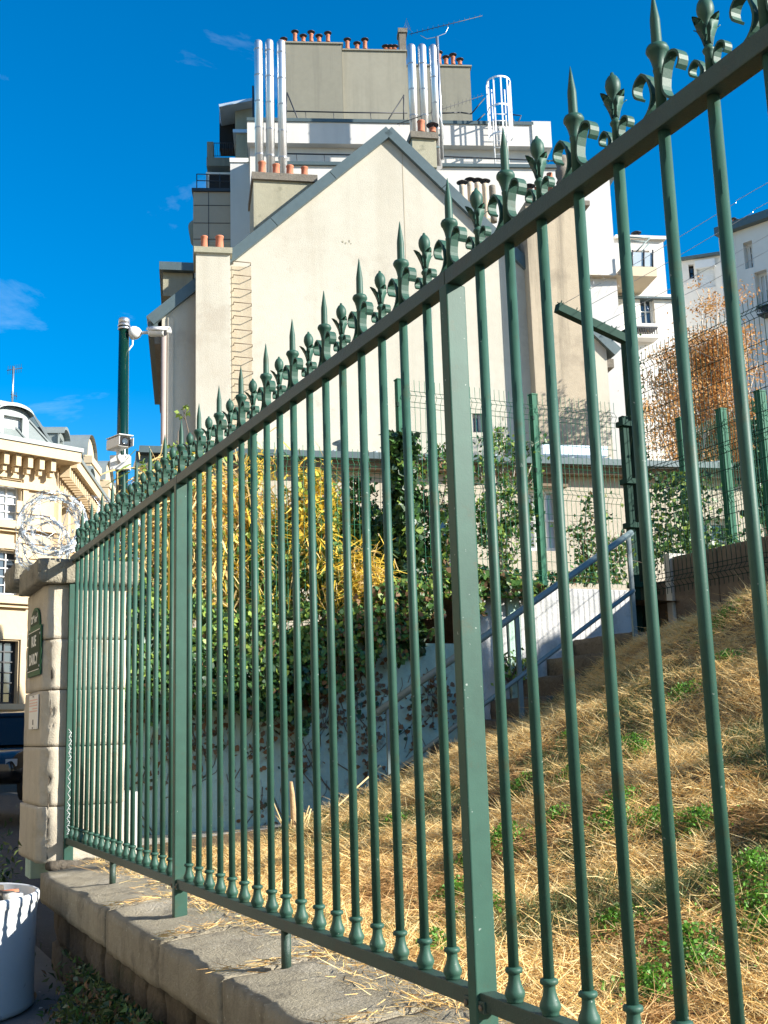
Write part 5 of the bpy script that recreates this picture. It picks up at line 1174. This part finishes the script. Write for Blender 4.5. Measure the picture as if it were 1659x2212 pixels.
# ---- fresh weeds among the straw
def weeds():
    sp = [(2.95, 3.95, .16), (3.1, 4.1, .12), (3.65, 4.65, .14), (4.4, 5.2, .17), (2.2, 2.65, .14), (2.35, 2.5, .1), (3.3, 3.0, .13), (3.5, 3.35, .16), (2.6, 2.1, .12), (4.9, 5.35, .2), (4.2, 4.1, .14), (3.9, 5.6, .1), (1.75, 3.3, .08), (1.9, 2.45, .13), (3.0, 2.3, .15), (4.6, 6.6, .15), (2.75, 5.6, .1), (2.5, 4.4, .1)]
    for px, py, r_ in ((1510, 1795, .17), (1370, 1620, .15), (1120, 1720, .13), (1200, 1785, .10), (1420, 1790, .13), (1630, 1900, .16), (1560, 1350, .22), (1080, 1830, .17), (1040, 1990, .17), (1230, 1690, .1), (1640, 1990, .2), (1500, 2110, .16), (985, 1945, .13), (1330, 2020, .12)):
        # walk the ray down to the slope
        rr = ray(px, py)
        for t in np.arange(2.0, 9.0, .01):
            q = CAMP + rr * float(t)
            if q.x > 1.4 and q.z < float(terr(q.x, q.y)): sp.append((q.x, q.y, r_)); break
    P = []
    for x, y, r_ in sp:
        n = int(4200 * r_); a = rng.uniform(0, 6.28, n); rr = r_ * np.abs(rng.normal(0, .55, n)); X = x + rr * np.cos(a); Y = y + rr * np.sin(a)
        P.append(np.stack([X, Y, terr(X, Y) + .012 + rng.random(n) * .075 * np.exp(-(rr / r_) ** 2)], 1))
    P = np.concatenate(P); leaves('weeds', P, (.008, .018), [MT['weed'], MT['grassg']], (.8, .2), nbias=(0, 0, 1), nb=.35, kind='stuff')
weeds()

# ---- ivy: on the wall top, hanging down its face, on the posts
def ivy_patch(pxpoly, n, y_of, thick, seed=0):
    """sample points inside a polygon of the view, at depth y_of(x_px, y_px) with thickness towards the camera"""
    poly = np.array(pxpoly, float); lo, hi = poly.min(0), poly.max(0); out = []
    while len(out) < n:
        p = rng.uniform(lo, hi); inside = False; j = len(poly) - 1
        for i in range(len(poly)):
            if (poly[i, 1] > p[1]) != (poly[j, 1] > p[1]) and p[0] < (poly[j, 0] - poly[i, 0]) * (p[1] - poly[i, 1]) / (poly[j, 1] - poly[i, 1]) + poly[i, 0]: inside = not inside
            j = i
        if inside: q = ony(p[0], p[1], y_of(*p) - thick * rng.random() ** 1.3); out.append((q.x, q.y, q.z))
    return np.array(out)
iv = thing('ivy', 'thick ivy hanging over the blue grey retaining wall, yellow green where the sun reaches it', 'ivy', (3, 8.3, 1.5))
hang = [(268, 1320), (310, 1250), (370, 1330), (430, 1290), (500, 1335), (545, 1300), (600, 1335), (660, 1300), (720, 1330), (770, 1290), (850, 1250), (935, 1260), (960, 1330), (930, 1380), (890, 1370), (880, 1420), (860, 1440), (830, 1380), (800, 1460), (770, 1440), (740, 1490), (690, 1500), (660, 1590), (610, 1540), (560, 1560), (500, 1530), (420, 1530), (380, 1510), (330, 1570), (300, 1500), (268, 1520)]
P = ivy_patch(hang, 23000, lambda x, y: 8.44, 0.30)
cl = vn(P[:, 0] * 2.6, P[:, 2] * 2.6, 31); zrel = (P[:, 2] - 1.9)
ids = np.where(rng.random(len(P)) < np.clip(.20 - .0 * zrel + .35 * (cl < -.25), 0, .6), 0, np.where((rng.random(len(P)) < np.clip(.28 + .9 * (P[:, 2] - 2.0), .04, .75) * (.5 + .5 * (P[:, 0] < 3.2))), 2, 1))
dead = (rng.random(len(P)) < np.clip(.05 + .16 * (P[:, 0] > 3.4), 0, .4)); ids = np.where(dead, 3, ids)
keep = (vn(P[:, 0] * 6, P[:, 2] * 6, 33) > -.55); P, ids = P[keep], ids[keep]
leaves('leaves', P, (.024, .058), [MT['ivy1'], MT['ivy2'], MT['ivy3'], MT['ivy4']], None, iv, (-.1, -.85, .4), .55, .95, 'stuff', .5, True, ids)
P = ivy_patch([(930, 1240), (1000, 1225), (1120, 1245), (1190, 1270), (1160, 1295), (1090, 1290), (1040, 1290), (1050, 1330), (1010, 1310), (960, 1290), (930, 1300)], 1500, lambda x, y: 8.44, .22)
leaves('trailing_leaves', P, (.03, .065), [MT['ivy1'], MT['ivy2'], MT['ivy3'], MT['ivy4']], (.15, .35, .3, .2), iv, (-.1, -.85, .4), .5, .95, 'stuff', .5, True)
# bare runners and dead leaves over the painted wall
tb = MB()
for i in range(85):
    x = random.uniform(1.9, 4.6); z = 1.75 + 0.12 * x + random.uniform(-.55, .1) if i % 2 else random.uniform(1.0, 2.0); p = Vector((x, YW - 0.006, z)); pts = [p]; dr = Vector((random.uniform(-.6, .6), 0, -1))
    for k in range(random.randint(3, 7)): p = p + dr.normalized() * random.uniform(.05, .11); dr += Vector((random.uniform(-.7, .7), 0, random.uniform(-.3, .35))); pts.append(p)
    tb.tube(pts, random.uniform(.002, .0045), 4)
tb.build('runners', MT['twig'], iv, kind='stuff')
cx = rng.uniform(1.9, 4.7, 60); cz_ = np.clip(2.0 - np.abs(rng.normal(0, .45, 60)), .9, 2.1); P = np.concatenate([np.stack([c + rng.normal(0, .07, 26), YW - .012 - rng.random(26) * .05, z + rng.normal(0, .10, 26)], 1) for c, z in zip(cx, cz_)])
leaves('dead_leaves', P, (.025, .055), [MT['ivy4'], MT['twig'], MT['ivy1']], (.55, .3, .15), iv, (0, -1, .2), .5, .95, 'stuff', .5, True)
iv2 = thing('ivy', 'dark ivy column climbing the green post of the mesh fence', 'ivy', (4.41, 8.4, 2.2))
n = 3600; z = rng.uniform(2.1, 4.0, n); a = rng.uniform(0, 6.28, n); r_ = (.13 + .05 * vn(z * 3, z * 0, 3)) * rng.random(n) ** .5
leaves('leaves', np.stack([4.36 + r_ * np.cos(a) * 1.05, 8.52 + r_ * np.sin(a), z], 1), (.04, .085), [MT['ivy1'], MT['ivy2'], MT['ivy3']], (.72, .24, .04), iv2, (-.2, -.9, .2), .4, .95, 'stuff', .5, True)
MB().tube([(4.40, 8.5, 2.1), (4.38, 8.52, 3.0), (4.41, 8.5, 3.95)], .014, 6).build('stem', MT['twig'], iv2)
iv3 = thing('ivy', 'wiry ivy strands wound round the dark post of the barbed fence', 'ivy', (XB, 9.0, 2.4))
n = 950; z = rng.uniform(2.4, 5.5, n); leaves('leaves', np.stack([XB + .05 + rng.normal(0, .035, n), 8.98 + rng.normal(0, .06, n), z], 1), (.02, .05), [MT['darkpost'], MT['ivy1'], MT['ivy2']], (.3, .5, .2), iv3, kind='stuff')
b = MB()
for k in range(3): b.tube([(XB + .06 * math.cos(t * 3 + k * 2), 9.0 + .07 * math.sin(t * 3 + k * 2), 2.3 + t * .62) for t in np.linspace(0, 5, 50)], .004, 4)
b.build('strands', MT['ivy1'], iv3)
iv4 = thing('ivy', 'green creeper over the annex wall behind the barbed mesh fence', 'ivy', (9, 11, 2.6))
P = np.array([tuple(atd(rng.normal(1465, 42), rng.uniform(1020, 1215), 12.6 - rng.random() * 1.2)) for _ in range(1300)]); P = np.concatenate([P, np.array([tuple(atd(rng.uniform(1410, 1659), rng.normal(1185, 22), 12.2 - rng.random())) for _ in range(700)])])
leaves('leaves', P, (.03, .065), [MT['ivy1'], MT['ivy2'], MT['ivy3']], (.35, .5, .15), iv4, (-.2, -.9, .3), .4, .9, 'stuff', .3, True)

# ---- shrubs along the mesh fence
def shrub(lab, base, tops, nleaf, size, mats, probs, spread=.16, twigs=26, cat='shrub', name='shrub', tw='twig', clusters=8, group=None):
    """woody shrub: stems fan out from the base to the given points, side twigs carry the leaves"""
    t = thing(name, lab, cat, base, group); base = Vector(base); b = MB(); pts = []
    for tp in tops:
        tp = Vector(tp); md = base.lerp(tp, .5) + Vector((random.uniform(-.08, .08), random.uniform(-.05, .05), 0)); b.tube([base + Vector((random.uniform(-.04, .04), random.uniform(-.03, .03), 0)), md, tp], [.012, .008, .003], 5); 
        for k in range(twigs // len(tops) + 1):
            f = random.uniform(.2, 1.0); q = base.lerp(md, f * 2) if f < .5 else md.lerp(tp, f * 2 - 1)
            e = q + Vector((random.gauss(0, spread), random.gauss(0, spread * .6), random.gauss(spread * .4, spread * .6))); b.tube([q, (q + e) / 2 + Vector((0, 0, .02)), e], [.005, .003, .0015], 4); pts += [q.lerp(e, random.random()) for _ in range(clusters)]
    b.build('branches', MT[tw], t)
    C = np.array([tuple(random.choice(pts)) for _ in range(nleaf)]) + rng.normal(0, .035, (nleaf, 3))
    leaves('foliage', C, size, [MT[m] for m in mats], probs, t, (-.1, -.6, .5), .35, .62, 'stuff')
    return t
def pts_px(l, y): return [tuple(ony(x, yy, y)) for x, yy in l]
GM = ('ivy2', 'ivy3', 'ivy1')
shrub('leafy green shrub with dark seed heads right of the ivy column', ony(950, 1240, 8.75), pts_px([(900, 985), (935, 955), (975, 990), (1000, 1060), (915, 1080), (985, 1150)], 8.75), 1700, (.03, .07), GM + ('ivy4',), (.5, .25, .15, .10), .13, 70)
shrub('tall twiggy shrub with pale stems between the ivy column and the second green post', ony(1085, 1250, 8.72), pts_px([(1030, 960), (1060, 905), (1095, 890), (1120, 960), (1150, 1000), (1020, 1080), (1140, 1090), (1065, 1110)], 8.72), 1900, (.03, .07), GM, (.5, .36, .14), .15, 110, tw='birch')
shrub('low sparse shrub right of the second green post', ony(1285, 1260, 8.72), pts_px([(1235, 1140), (1265, 1085), (1300, 1090), (1330, 1150), (1250, 1190), (1345, 1190), (1310, 1215)], 8.72), 1300, (.03, .065), GM + ('ivy4',), (.5, .3, .1, .1), .12, 80)
shrub('dark leaved shrub between the yellow bamboo and the ivy column', ony(785, 1300, 8.8), pts_px([(740, 1080), (765, 1035), (800, 1050), (825, 1110), (750, 1170), (830, 1200)], 8.8), 2100, (.035, .075), GM, (.55, .12, .33), .13, 80)
shrub('bushy green shrub at the foot of the mesh fence behind the railing', ony(690, 1300, 8.8), pts_px([(640, 1110), (680, 1080), (720, 1120), (650, 1200), (720, 1220)], 8.8), 1900, (.03, .07), GM, (.5, .25, .25), .13, 70)
shrub('thin sapling with a few pale leaves before the rough edge of the gabled house', ony(420, 1100, 9.6), pts_px([(395, 880), (430, 900), (385, 930), (450, 940)], 9.6), 120, (.04, .07), ('ivy3',), (1,), .05, 16, 'sapling', 'sapling', clusters=4)
shrub('small tuft of leaves growing out of the stair by the white wall', (5.30, 8.40, 1.85), [(5.2, 8.3, 2.05), (5.33, 8.3, 2.12), (5.42, 8.3, 2.02)], 160, (.03, .07), ('ivy3', 'ivy2'), (.6, .4), .04, 12, 'weed', 'weed_tuft')
# bulk ivy and undergrowth behind the mesh, low
P = ivy_patch([(268, 1150), (330, 1230), (420, 1190), (500, 1120), (560, 1150), (640, 1080), (720, 1120), (760, 1060), (860, 1130), (1000, 1215), (1200, 1238), (1350, 1235), (1355, 1262), (1200, 1262), (900, 1275), (860, 1330), (268, 1340)], 11500, lambda x, y: 9.05, .40)
P = P[vn(P[:, 0] * 5, P[:, 2] * 5, 41) > -.25]
leaves('undergrowth', P, (.025, .06), [MT['ivy1'], MT['ivy2'], MT['ivy3'], MT['ivy4']], (.16, .40, .34, .1), None, (-.1, -.7, .5), .4, .9, 'stuff', .3, True)
# ---- yellow bamboo
bm2 = thing('bamboo_clump', 'tall clump of yellowing bamboo leaves behind the green railing', 'bamboo', (2.6, 9.0, 2.0))
b = MB(); cb = []
for i in range(64):
    x = random.gauss(480, 120); x = min(max(x, 285), 725); yt = random.uniform(950, 1120) + 0.22 * abs(x - 560); p0 = ony(x, 1330, random.choice((8.66, 8.8, 8.9, 9.0)) + random.uniform(-.1, .1)); p1 = Vector(p0); top = ony(x + random.gauss(0, 30), yt, p0.y + random.uniform(-.1, .1))
    md = p0.lerp(top, .55) + Vector((random.gauss(0, .04), 0, 0)); b.tube([p0, md, top], [.008, .006, .002], 5); cb.append((p0, md, top))
b.build('culms', MT['bam2'], bm2)
n = 9500; f = rng.random(n) ** .7; idx = rng.integers(0, len(cb), n); C = np.array([tuple((cb[i][0].lerp(cb[i][1], q * 2) if q < .5 else cb[i][1].lerp(cb[i][2], q * 2 - 1))) for i, q in zip(idx, f)]) + rng.normal(0, 1, (n, 3)) * [.09, .07, .09]
D = unit(rng.normal(0, 1, (n, 3)) * [1, .8, .5] + [0, -.15, -.65]); L = rng.uniform(.09, .22, n); bend = rng.normal(0, .012, (n, 3)); bend[:, 2] -= L * .25
xr = (C[:, 0] - 2.0) / 2.2; ygr = rng.random(n); mi = np.where(ygr < np.clip(.34 + .45 * (2.85 - C[:, 2]), .16, .7), 2, np.where(rng.random(n) < np.clip((C[:, 0] - 2.45) * 1.1, .08, .85), 0, 1))
blades('leaves', C, D, L, rng.uniform(.007, .016, n), bend, [MT['bam1'], MT['bam2'], MT['bam3']], mi, bm2, 'stuff')
P = ivy_patch([(300, 1000), (420, 960), (560, 960), (720, 1020), (740, 1200), (640, 1330), (300, 1330)], 4200, lambda x, y: 8.95, .45); P = P[vn(P[:, 0] * 4, P[:, 2] * 4, 47) > .02]; leaves('mixed_leaves', P, (.025, .06), [MT['ivy2'], MT['ivy3'], MT['bam1']], (.5, .35, .15), bm2, (-.1, -.8, .3), .4, .8, 'stuff')
P = ivy_patch([(630, 1020), (700, 1010), (735, 1090), (720, 1180), (640, 1160)], 420, lambda x, y: 8.85, .3); leaves('broad_leaves', P, (.04, .085), [MT['bam1'], MT['ivy3']], (.75, .25), bm2, (-.1, -.8, .3), .4, .7, 'stuff')
bm3 = thing('bamboo_clump', 'small yellow tuft of dry bamboo low between the shrub and the ivy column', 'bamboo', (4.0, 8.5, 2.3))
c_ = ony(790, 1250, 8.42); n = 900; C = np.tile(np.array(c_), (n, 1)) + rng.normal(0, 1, (n, 3)) * [.12, .06, .13]; D = unit(rng.normal(0, 1, (n, 3)) * [1, .6, .6] + [0, -.2, -.4]); blades('leaves', C, D, rng.uniform(.07, .16, n), rng.uniform(.006, .012, n), rng.normal(0, .012, (n, 3)), [MT['bam1'], MT['bam2'], MT['bam3']], rng.choice(3, n, p=[.6, .25, .15]), bm3, 'stuff')
MB().tube([tuple(ony(368, 1150, 8.3)), tuple(ony(366, 1300, 8.3)), tuple(ony(362, 1400, 8.28))], .013, 8).build('yellow_hose', MT['yellow']).update_tag()
tag(bpy.data.objects['yellow_hose'], 'yellow plastic tube hanging down left of the middle green post', 'hose')

# ---- rust orange tree uphill
ot = thing('orange_tree', 'tall airy tree with rust orange autumn leaves before the apartment houses on the right', 'tree', atd(1550, 1160, 20))
ob_ = Vector(ot.location); b = MB(); tips = []
for i in range(40):
    x = random.gauss(1535, 80); yt = random.uniform(600, 800) + 1.25 * abs(x - 1545); d_ = 20 + random.uniform(-1, 1); tp = atd(x, yt, d_); bs_ = atd(1500 + random.uniform(0, 120), 1170, 20 + random.uniform(-.5, .5)); md = bs_.lerp(tp, .5) + Vector((random.gauss(0, .15), 0, 0)); b.tube([bs_, md, tp], [.045, .028, .006], 6); tips.append((bs_, md, tp))
    for k in range(9):
        f = random.uniform(.25, 1); q = bs_.lerp(md, f * 2) if f < .5 else md.lerp(tp, f * 2 - 1); e = q + Vector((random.gauss(0, .3), random.gauss(0, .3), random.uniform(.05, .45))); b.tube([q, e], [.01, .003], 4); tips.append((q, q.lerp(e, .5), e))
b.build('trunk', MT['birch'], ot)
n = 60000; idx = rng.integers(0, len(tips), n); f = rng.random(n); C = np.array([tuple((tips[i][0].lerp(tips[i][1], q * 2) if q < .5 else tips[i][1].lerp(tips[i][2], q * 2 - 1))) for i, q in zip(idx, .15 + .85 * f)]) + rng.normal(0, .12, (n, 3))
C = C[vn(C[:, 0] * 2.2 + C[:, 1], C[:, 2] * 2.2, 61) > -.22]
leaves('crown', C, (.03, .08), [MT['oran1'], MT['oran2']], (.65, .35), ot, (-.1, -.5, .3), .2, .45, 'stuff', .6)
sh_ = shrub('dark evergreen bush at the right edge behind the mesh fence', atd(1655, 1160, 15), [tuple(atd(x, y, 15)) for x, y in ((1630, 900), (1660, 880), (1700, 920), (1680, 1000), (1620, 1010))], 2600, (.06, .12), ('ivy1', 'ivy2'), (.85, .15), .22, 90)
# ---- dry stump stalk and canes near the landing
stp = thing('dry_stump', 'sun bleached dry stump with canes standing in the straw beside the landing', 'stump', (2.85, 6.6, .85))
c_ = onz(632, 1812, .86); 
MB().tube([c_, c_ + Vector((.01, 0, .12)), c_ + Vector((.005, .01, .27)), c_ + Vector((-.005, 0, .34))], [.022, .02, .016, .010], 8).build('stalk', MT['stump'], stp)
b = MB()
for i in range(14): a = random.uniform(0, 6.28); b.tube([c_ + Vector((random.uniform(-.06, .08), random.uniform(-.06, .06), 0)), c_ + Vector((math.cos(a) * .12, math.sin(a) * .1, random.uniform(.08, .22)))], .004, 5)
b.tube([onz(600, 1840, .86), ony(700, 1770, 6.9), ony(772, 1700, 7.0), ony(822, 1655, 7.1)], .006, 6)
b.build('canes', MT['straw'], stp)
c2_ = onz(718, 1790, .95); MB().tube([c2_, c2_ + Vector((0, 0, .13))], [.02, .012], 7).build('cut_stalk', MT['stump'], stp)
for px, py, w_, l_, zz in ((505, 1888, .22, .20, .815), (728, 1872, .05, .2, .83), (840, 1893, .04, .15, .84)):
    q = onz(px, py, zz); tag(rough_box('stone_slab', q.x - l_ / 2, q.x + l_ / 2, q.y - w_ / 2, q.y + w_ / 2, q.z - .06, q.z + .012, MT['rubble' if px != 505 else 'slab'], None, .05, .006, .01, px), 'flat pale stone slab lying in the straw inside the railing' if px == 505 else 'narrow edge of a buried grey kerb stone in the straw', 'stone', None if px == 505 else 'buried kerb stones')
# ---- weeds under the coping and at the foot of the pillar
def clump(name, lab, C, size, mats, probs, cat='weeds', nb=(-.7, -.4, .4)):
    t = thing(name, lab, cat, tuple(C.mean(0) * [1, 1, 0])); leaves('foliage', C, size, [MT[m] for m in mats], probs, t, nb, .3, .35, 'stuff'); return t
n = 6500; y = rng.normal(3.95, .55, n); z = .3 + np.abs(rng.normal(0, .17, n)); r_ = rng.random(n) ** .6 * np.clip(.34 - z * .5, .04, .3); C = np.stack([1.05 - r_ * (1 + .4 * vn(y * 4, z * 5, 3)), y, np.clip(z, 0, .57)], 1); clump('wall_weeds', 'dark green creeping weeds on the rubble below the coping', C, (.02, .055), ('ivy1', 'grassg', 'ivy2', 'ivy4'), (.42, .36, .12, .10))
n = 900; C = np.stack([1.0 - np.abs(rng.normal(0, .14, n)), 6.9 + rng.normal(0, .25, n), np.abs(rng.normal(.6, .18, n))], 1); clump('wall_weeds', 'dark clump of weeds at the street side foot of the stone pillar', C, (.03, .06), ('ivy1', 'grassg'), (.7, .3))
n = 520; C = np.stack([rng.uniform(-.2, 1.0, n), rng.uniform(2.8, 6.4, n), rng.uniform(.302, .312, n) + np.zeros(n)], 1); C[:, 2] = streetz(C[:, 0], C[:, 1]) + rng.uniform(.004, .012, n); leaves('street_litter', C, (.012, .035), [MT['ivy4'], MT['slab'], MT['straw3']], (.5, .2, .3), None, (0, 0, 1), .8, .8, 'stuff')

# ================================================================== CARS AND PASSERS-BY up the street
def car(lab, pos, yaw, paint, roofm=None):
    z0 = float(streetz(pos[0], pos[1])); t = thing('parked_car', lab, 'car', (pos[0], pos[1], z0), 'cars parked up the street'); t.rotation_euler = (0, 0, 0)
    c, s = math.cos(yaw), math.sin(yaw)
    def Q(x, y, z): return (pos[0] + x * c - y * s, pos[1] + x * s + y * c, z0 + z)
    # y: length (front +), x: width
    sec = [(-2.05, .35, .78, .80), (-1.95, .30, .92, .84), (-1.2, .28, .98, .87), (0, .26, .96, .88), (1.1, .27, .92, .87), (1.85, .32, .80, .82), (2.05, .40, .66, .74)]
    b = MB(); vs = []
    for y, zb, zt, w in sec:
        vs += [Q(-w * .94, y, zb), Q(-w, y, (zb + zt) / 2), Q(-w * .93, y, zt), Q(w * .93, y, zt), Q(w, y, (zb + zt) / 2), Q(w * .94, y, zb)]
    fs = []
    for i in range(len(sec) - 1):
        for k in range(6): k2 = (k + 1) % 6; fs.append((6 * i + k, 6 * i + k2, 6 * i + 6 + k2, 6 * i + 6 + k))
    fs += [tuple(range(5, -1, -1)), tuple(6 * (len(sec) - 1) + k for k in range(6))]; b.add(vs, [f[::-1] for f in fs], True); b.build('body', MT[paint], t, .03)
    gh = [(-1.85, .97, .80), (-1.45, 1.42, .64), (-.2, 1.50, .66), (.45, 1.44, .64), (1.15, .95, .78)]; b = MB(); vs = []; fs = []
    for y, zt, w in gh: vs += [Q(-w, y, zt), Q(w, y, zt), Q(-.82, y, .93), Q(.82, y, .93)]
    for i in range(4): q = 4 * i; fs += [(q, q + 1, q + 5, q + 4), (q + 2, q, q + 4, q + 6), (q + 1, q + 3, q + 7, q + 5)]
    b.add(vs, fs); b.build('windows', MT['carglass'], t)
    b = MB(); vs = [Q(x, y, z + .012) for y, z, w in gh[1:4] for x in (-w - .02, w + .02)]; vs += [Q(x, y, z + .05) for y, z, w in gh[1:4] for x in (-w + .08, w - .08)]
    b.add(vs, [(6, 7, 9, 8), (8, 9, 11, 10), (0, 6, 8, 2), (2, 8, 10, 4), (7, 1, 3, 9), (9, 3, 5, 11), (0, 1, 7, 6), (10, 11, 5, 4)], True); b.build('roof', MT[roofm or paint], t)
    for sx in (-1, 1):
        for (y0, za, y1, zb_) in ((-1.85, .97, -1.45, 1.43), (1.15, .95, .45, 1.45), (-.35, .95, -.3, 1.5)): MB().beam(Q(sx * .79, y0, za), Q(sx * .66, y1, zb_), .06, .05).build('pillar', MT[paint], t)
        MB().lathe([(.05, 0), (.10, .02), (.11, .10), (.06, .16)], Q(sx * .98, .82, 1.0), 12, axis=(c * 0 - s * -1 if False else -s * 1, c, 0)).build('mirror', MT['carsilver'], t)
        for y in (-1.3, 1.3):
            ax = Vector((c, s, 0)) * sx; w = MB().lathe([(.20, 0), (.315, .01), (.32, .05), (.32, .17), (.30, .19)], Vector(Q(sx * .70, y, .32)), 22, axis=ax).build('wheel', MT['rubber'], t)
            MB().lathe([(.19, 0), (.20, .02), (.05, .035)], Vector(Q(sx * .885, y, .32)), 14, axis=ax).build('rim', MT['carsilver'], w)
        MB().box(-1, -1, 0, 0, 0, 0)
        b = MB(); p_ = [Q(sx * .62, 2.0, .60), Q(sx * .78, 1.90, .60), Q(sx * .78, 1.90, .72), Q(sx * .62, 2.0, .72)]; b.prism(p_, Vector((-s * .05, c * .05, 0))); b.build('headlight', MT['glass_pale'], t)
        b = MB(); p_ = [Q(sx * .62, -2.0, .70), Q(sx * .80, -1.98, .70), Q(sx * .80, -1.96, .88), Q(sx * .62, -1.98, .88)]; b.prism(p_, Vector((s * .06, -c * .06, 0))); b.build('tail_light', MT['clay'], t)
    return t
v = atd(30, 1650, 21.5); car('dark parked car with a pale wing mirror, nearest behind the pillar', (v.x - .25, v.y), R(-22 + 180), 'carblack')
v = atd(78, 1600, 33); car('pale blue car parked further up the street behind the dark car', (v.x, v.y), R(-24), 'carblue')
v = atd(15, 1590, 40); car('silver blue car farthest up the street by the stone building', (v.x - 1.2, v.y), R(-60), 'carblue', 'carsilver')
def person(lab, loc, h, yaw, coat='cloth'):
    t = thing('person', lab, 'person', loc, 'people walking up the street'); k = h / 1.75; c, s = math.cos(yaw), math.sin(yaw)
    J = [((0, 0, .95), .15), ((0, .01, 1.18), .15), ((0, .0, 1.42), .17), ((0, 0, 1.52), .06), ((0, .02, 1.58), .055), ((0, .02, 1.66), .095), ((0, .02, 1.74), .07),
         ((.19, 0, 1.42), .065), ((.24, .03, 1.15), .05), ((.22, .12, .93), .04), ((.21, .15, .84), .035), ((-.19, 0, 1.42), .065), ((-.24, -.02, 1.15), .05), ((-.23, .02, .92), .04), ((-.23, .04, .83), .035),
         ((.10, 0, .88), .10), ((.10, .12, .50), .07), ((.10, .02, .10), .045), ((.10, .14, .04), .04), ((-.10, 0, .88), .10), ((-.10, -.10, .50), .07), ((-.10, -.30, .14), .045), ((-.10, -.18, .05), .04)]
    E = [(0, 1), (1, 2), (2, 3), (3, 4), (4, 5), (5, 6), (2, 7), (7, 8), (8, 9), (9, 10), (2, 11), (11, 12), (12, 13), (13, 14), (0, 15), (15, 16), (16, 17), (17, 18), (0, 19), (19, 20), (20, 21), (21, 22)]
    me = bpy.data.meshes.new('body'); me.from_pydata([((x * c - y * s) * k, (x * s + y * c) * k, z * k) for (x, y, z), _ in J], E, []); o = bpy.data.objects.new('body', me); COL.objects.link(o); o.parent = t
    sk = o.modifiers.new('skin', 'SKIN'); o.modifiers.new('sub', 'SUBSURF').levels = 1
    for i, (_, r_) in enumerate(J): me.skin_vertices[0].data[i].radius = (r_ * k, r_ * k)
    me.skin_vertices[0].data[0].use_root = True; me.materials.append(MT[coat]); WL[o.name] = WL[t.name].copy()
    L = Vector(loc); hd = L + Vector((-.02 * s, .02 * c, 1.665)) * k
    MB().lathe([(.03, -.11), (.075, -.06), (.09, 0), (.085, .05), (.05, .095)], hd + Vector((-s * .012, c * .012, 0)) * k, 14).build('head', MT['skin'], t)
    MB().lathe([(.085, -.03), (.105, .01), (.10, .07), (.06, .11), (.01, .125)], hd + Vector((s * .014, -c * .014, .005)) * k, 14).build('hair', MT['hair'], t)
    return t
q = atd(7, 1534, 44); person('dark clad person passing the stone building at the left edge', (q.x, q.y, q.z - 1.78), 1.78, 2.0)
q = atd(103, 1531, 38); person('dark haired person in a dark coat beside the pillar up the street', (q.x, q.y, q.z - 1.76), 1.76, .6)


# ================================================================== added tree outside the picture, its crown shaped to shade the stair wall
tr = thing('added_shade_tree', 'unseen leafy tree added uphill to the right, crown shaped to shade the stair wall', 'tree', (9.6, 0.9, 2.4))
T = []
for i in range(5200):
    k = random.random()
    if k < .58: q = (random.uniform(1.7, 4.85), 8.46, random.uniform(.80, 2.1))
    elif k < .68: x = random.uniform(3.95, 5.95); q = (x, 7.6, 1.62 + (x - 3.63) * .597 + random.uniform(-.75, .04))
    elif k < .8: x = random.uniform(3.9, 6.0); q = (x, random.uniform(7.7, 8.4), .9 + (x - 3.63) * .58)
    else: q = (random.uniform(3.4, 4.8), 8.46, random.uniform(1.5, 2.15))
    if q[2] > 1.55 and q[0] < 2.9: continue
    if q[2] < .95 and q[0] < 2.2: continue
    T.append(tuple(Vector(q) + SUNV * random.uniform(9.3, 11.2)))
T = np.array(T) + rng.normal(0, .03, (len(T), 3)); leaves('crown', T, (.16, .26), [MT['ivy2'], MT['ivy1']], (.6, .4), tr, (0.4, -.5, .6), .45, .7, 'stuff')
c_ = Vector(T.mean(0)); b = MB(); b.tube([(c_.x, c_.y, 2.3), (c_.x + .05, c_.y, 3.6), c_ + Vector((0, 0, .1))], [.16, .12, .06], 9)
for i in range(14): e = Vector(random.choice(T)); b.tube([(c_.x + .04, c_.y, random.uniform(3.4, 4.6)), (Vector((c_.x, c_.y, 4.6)) + e) / 2, e], [.05, .035, .012], 6)
b.build('trunk', MT['twig'], tr)
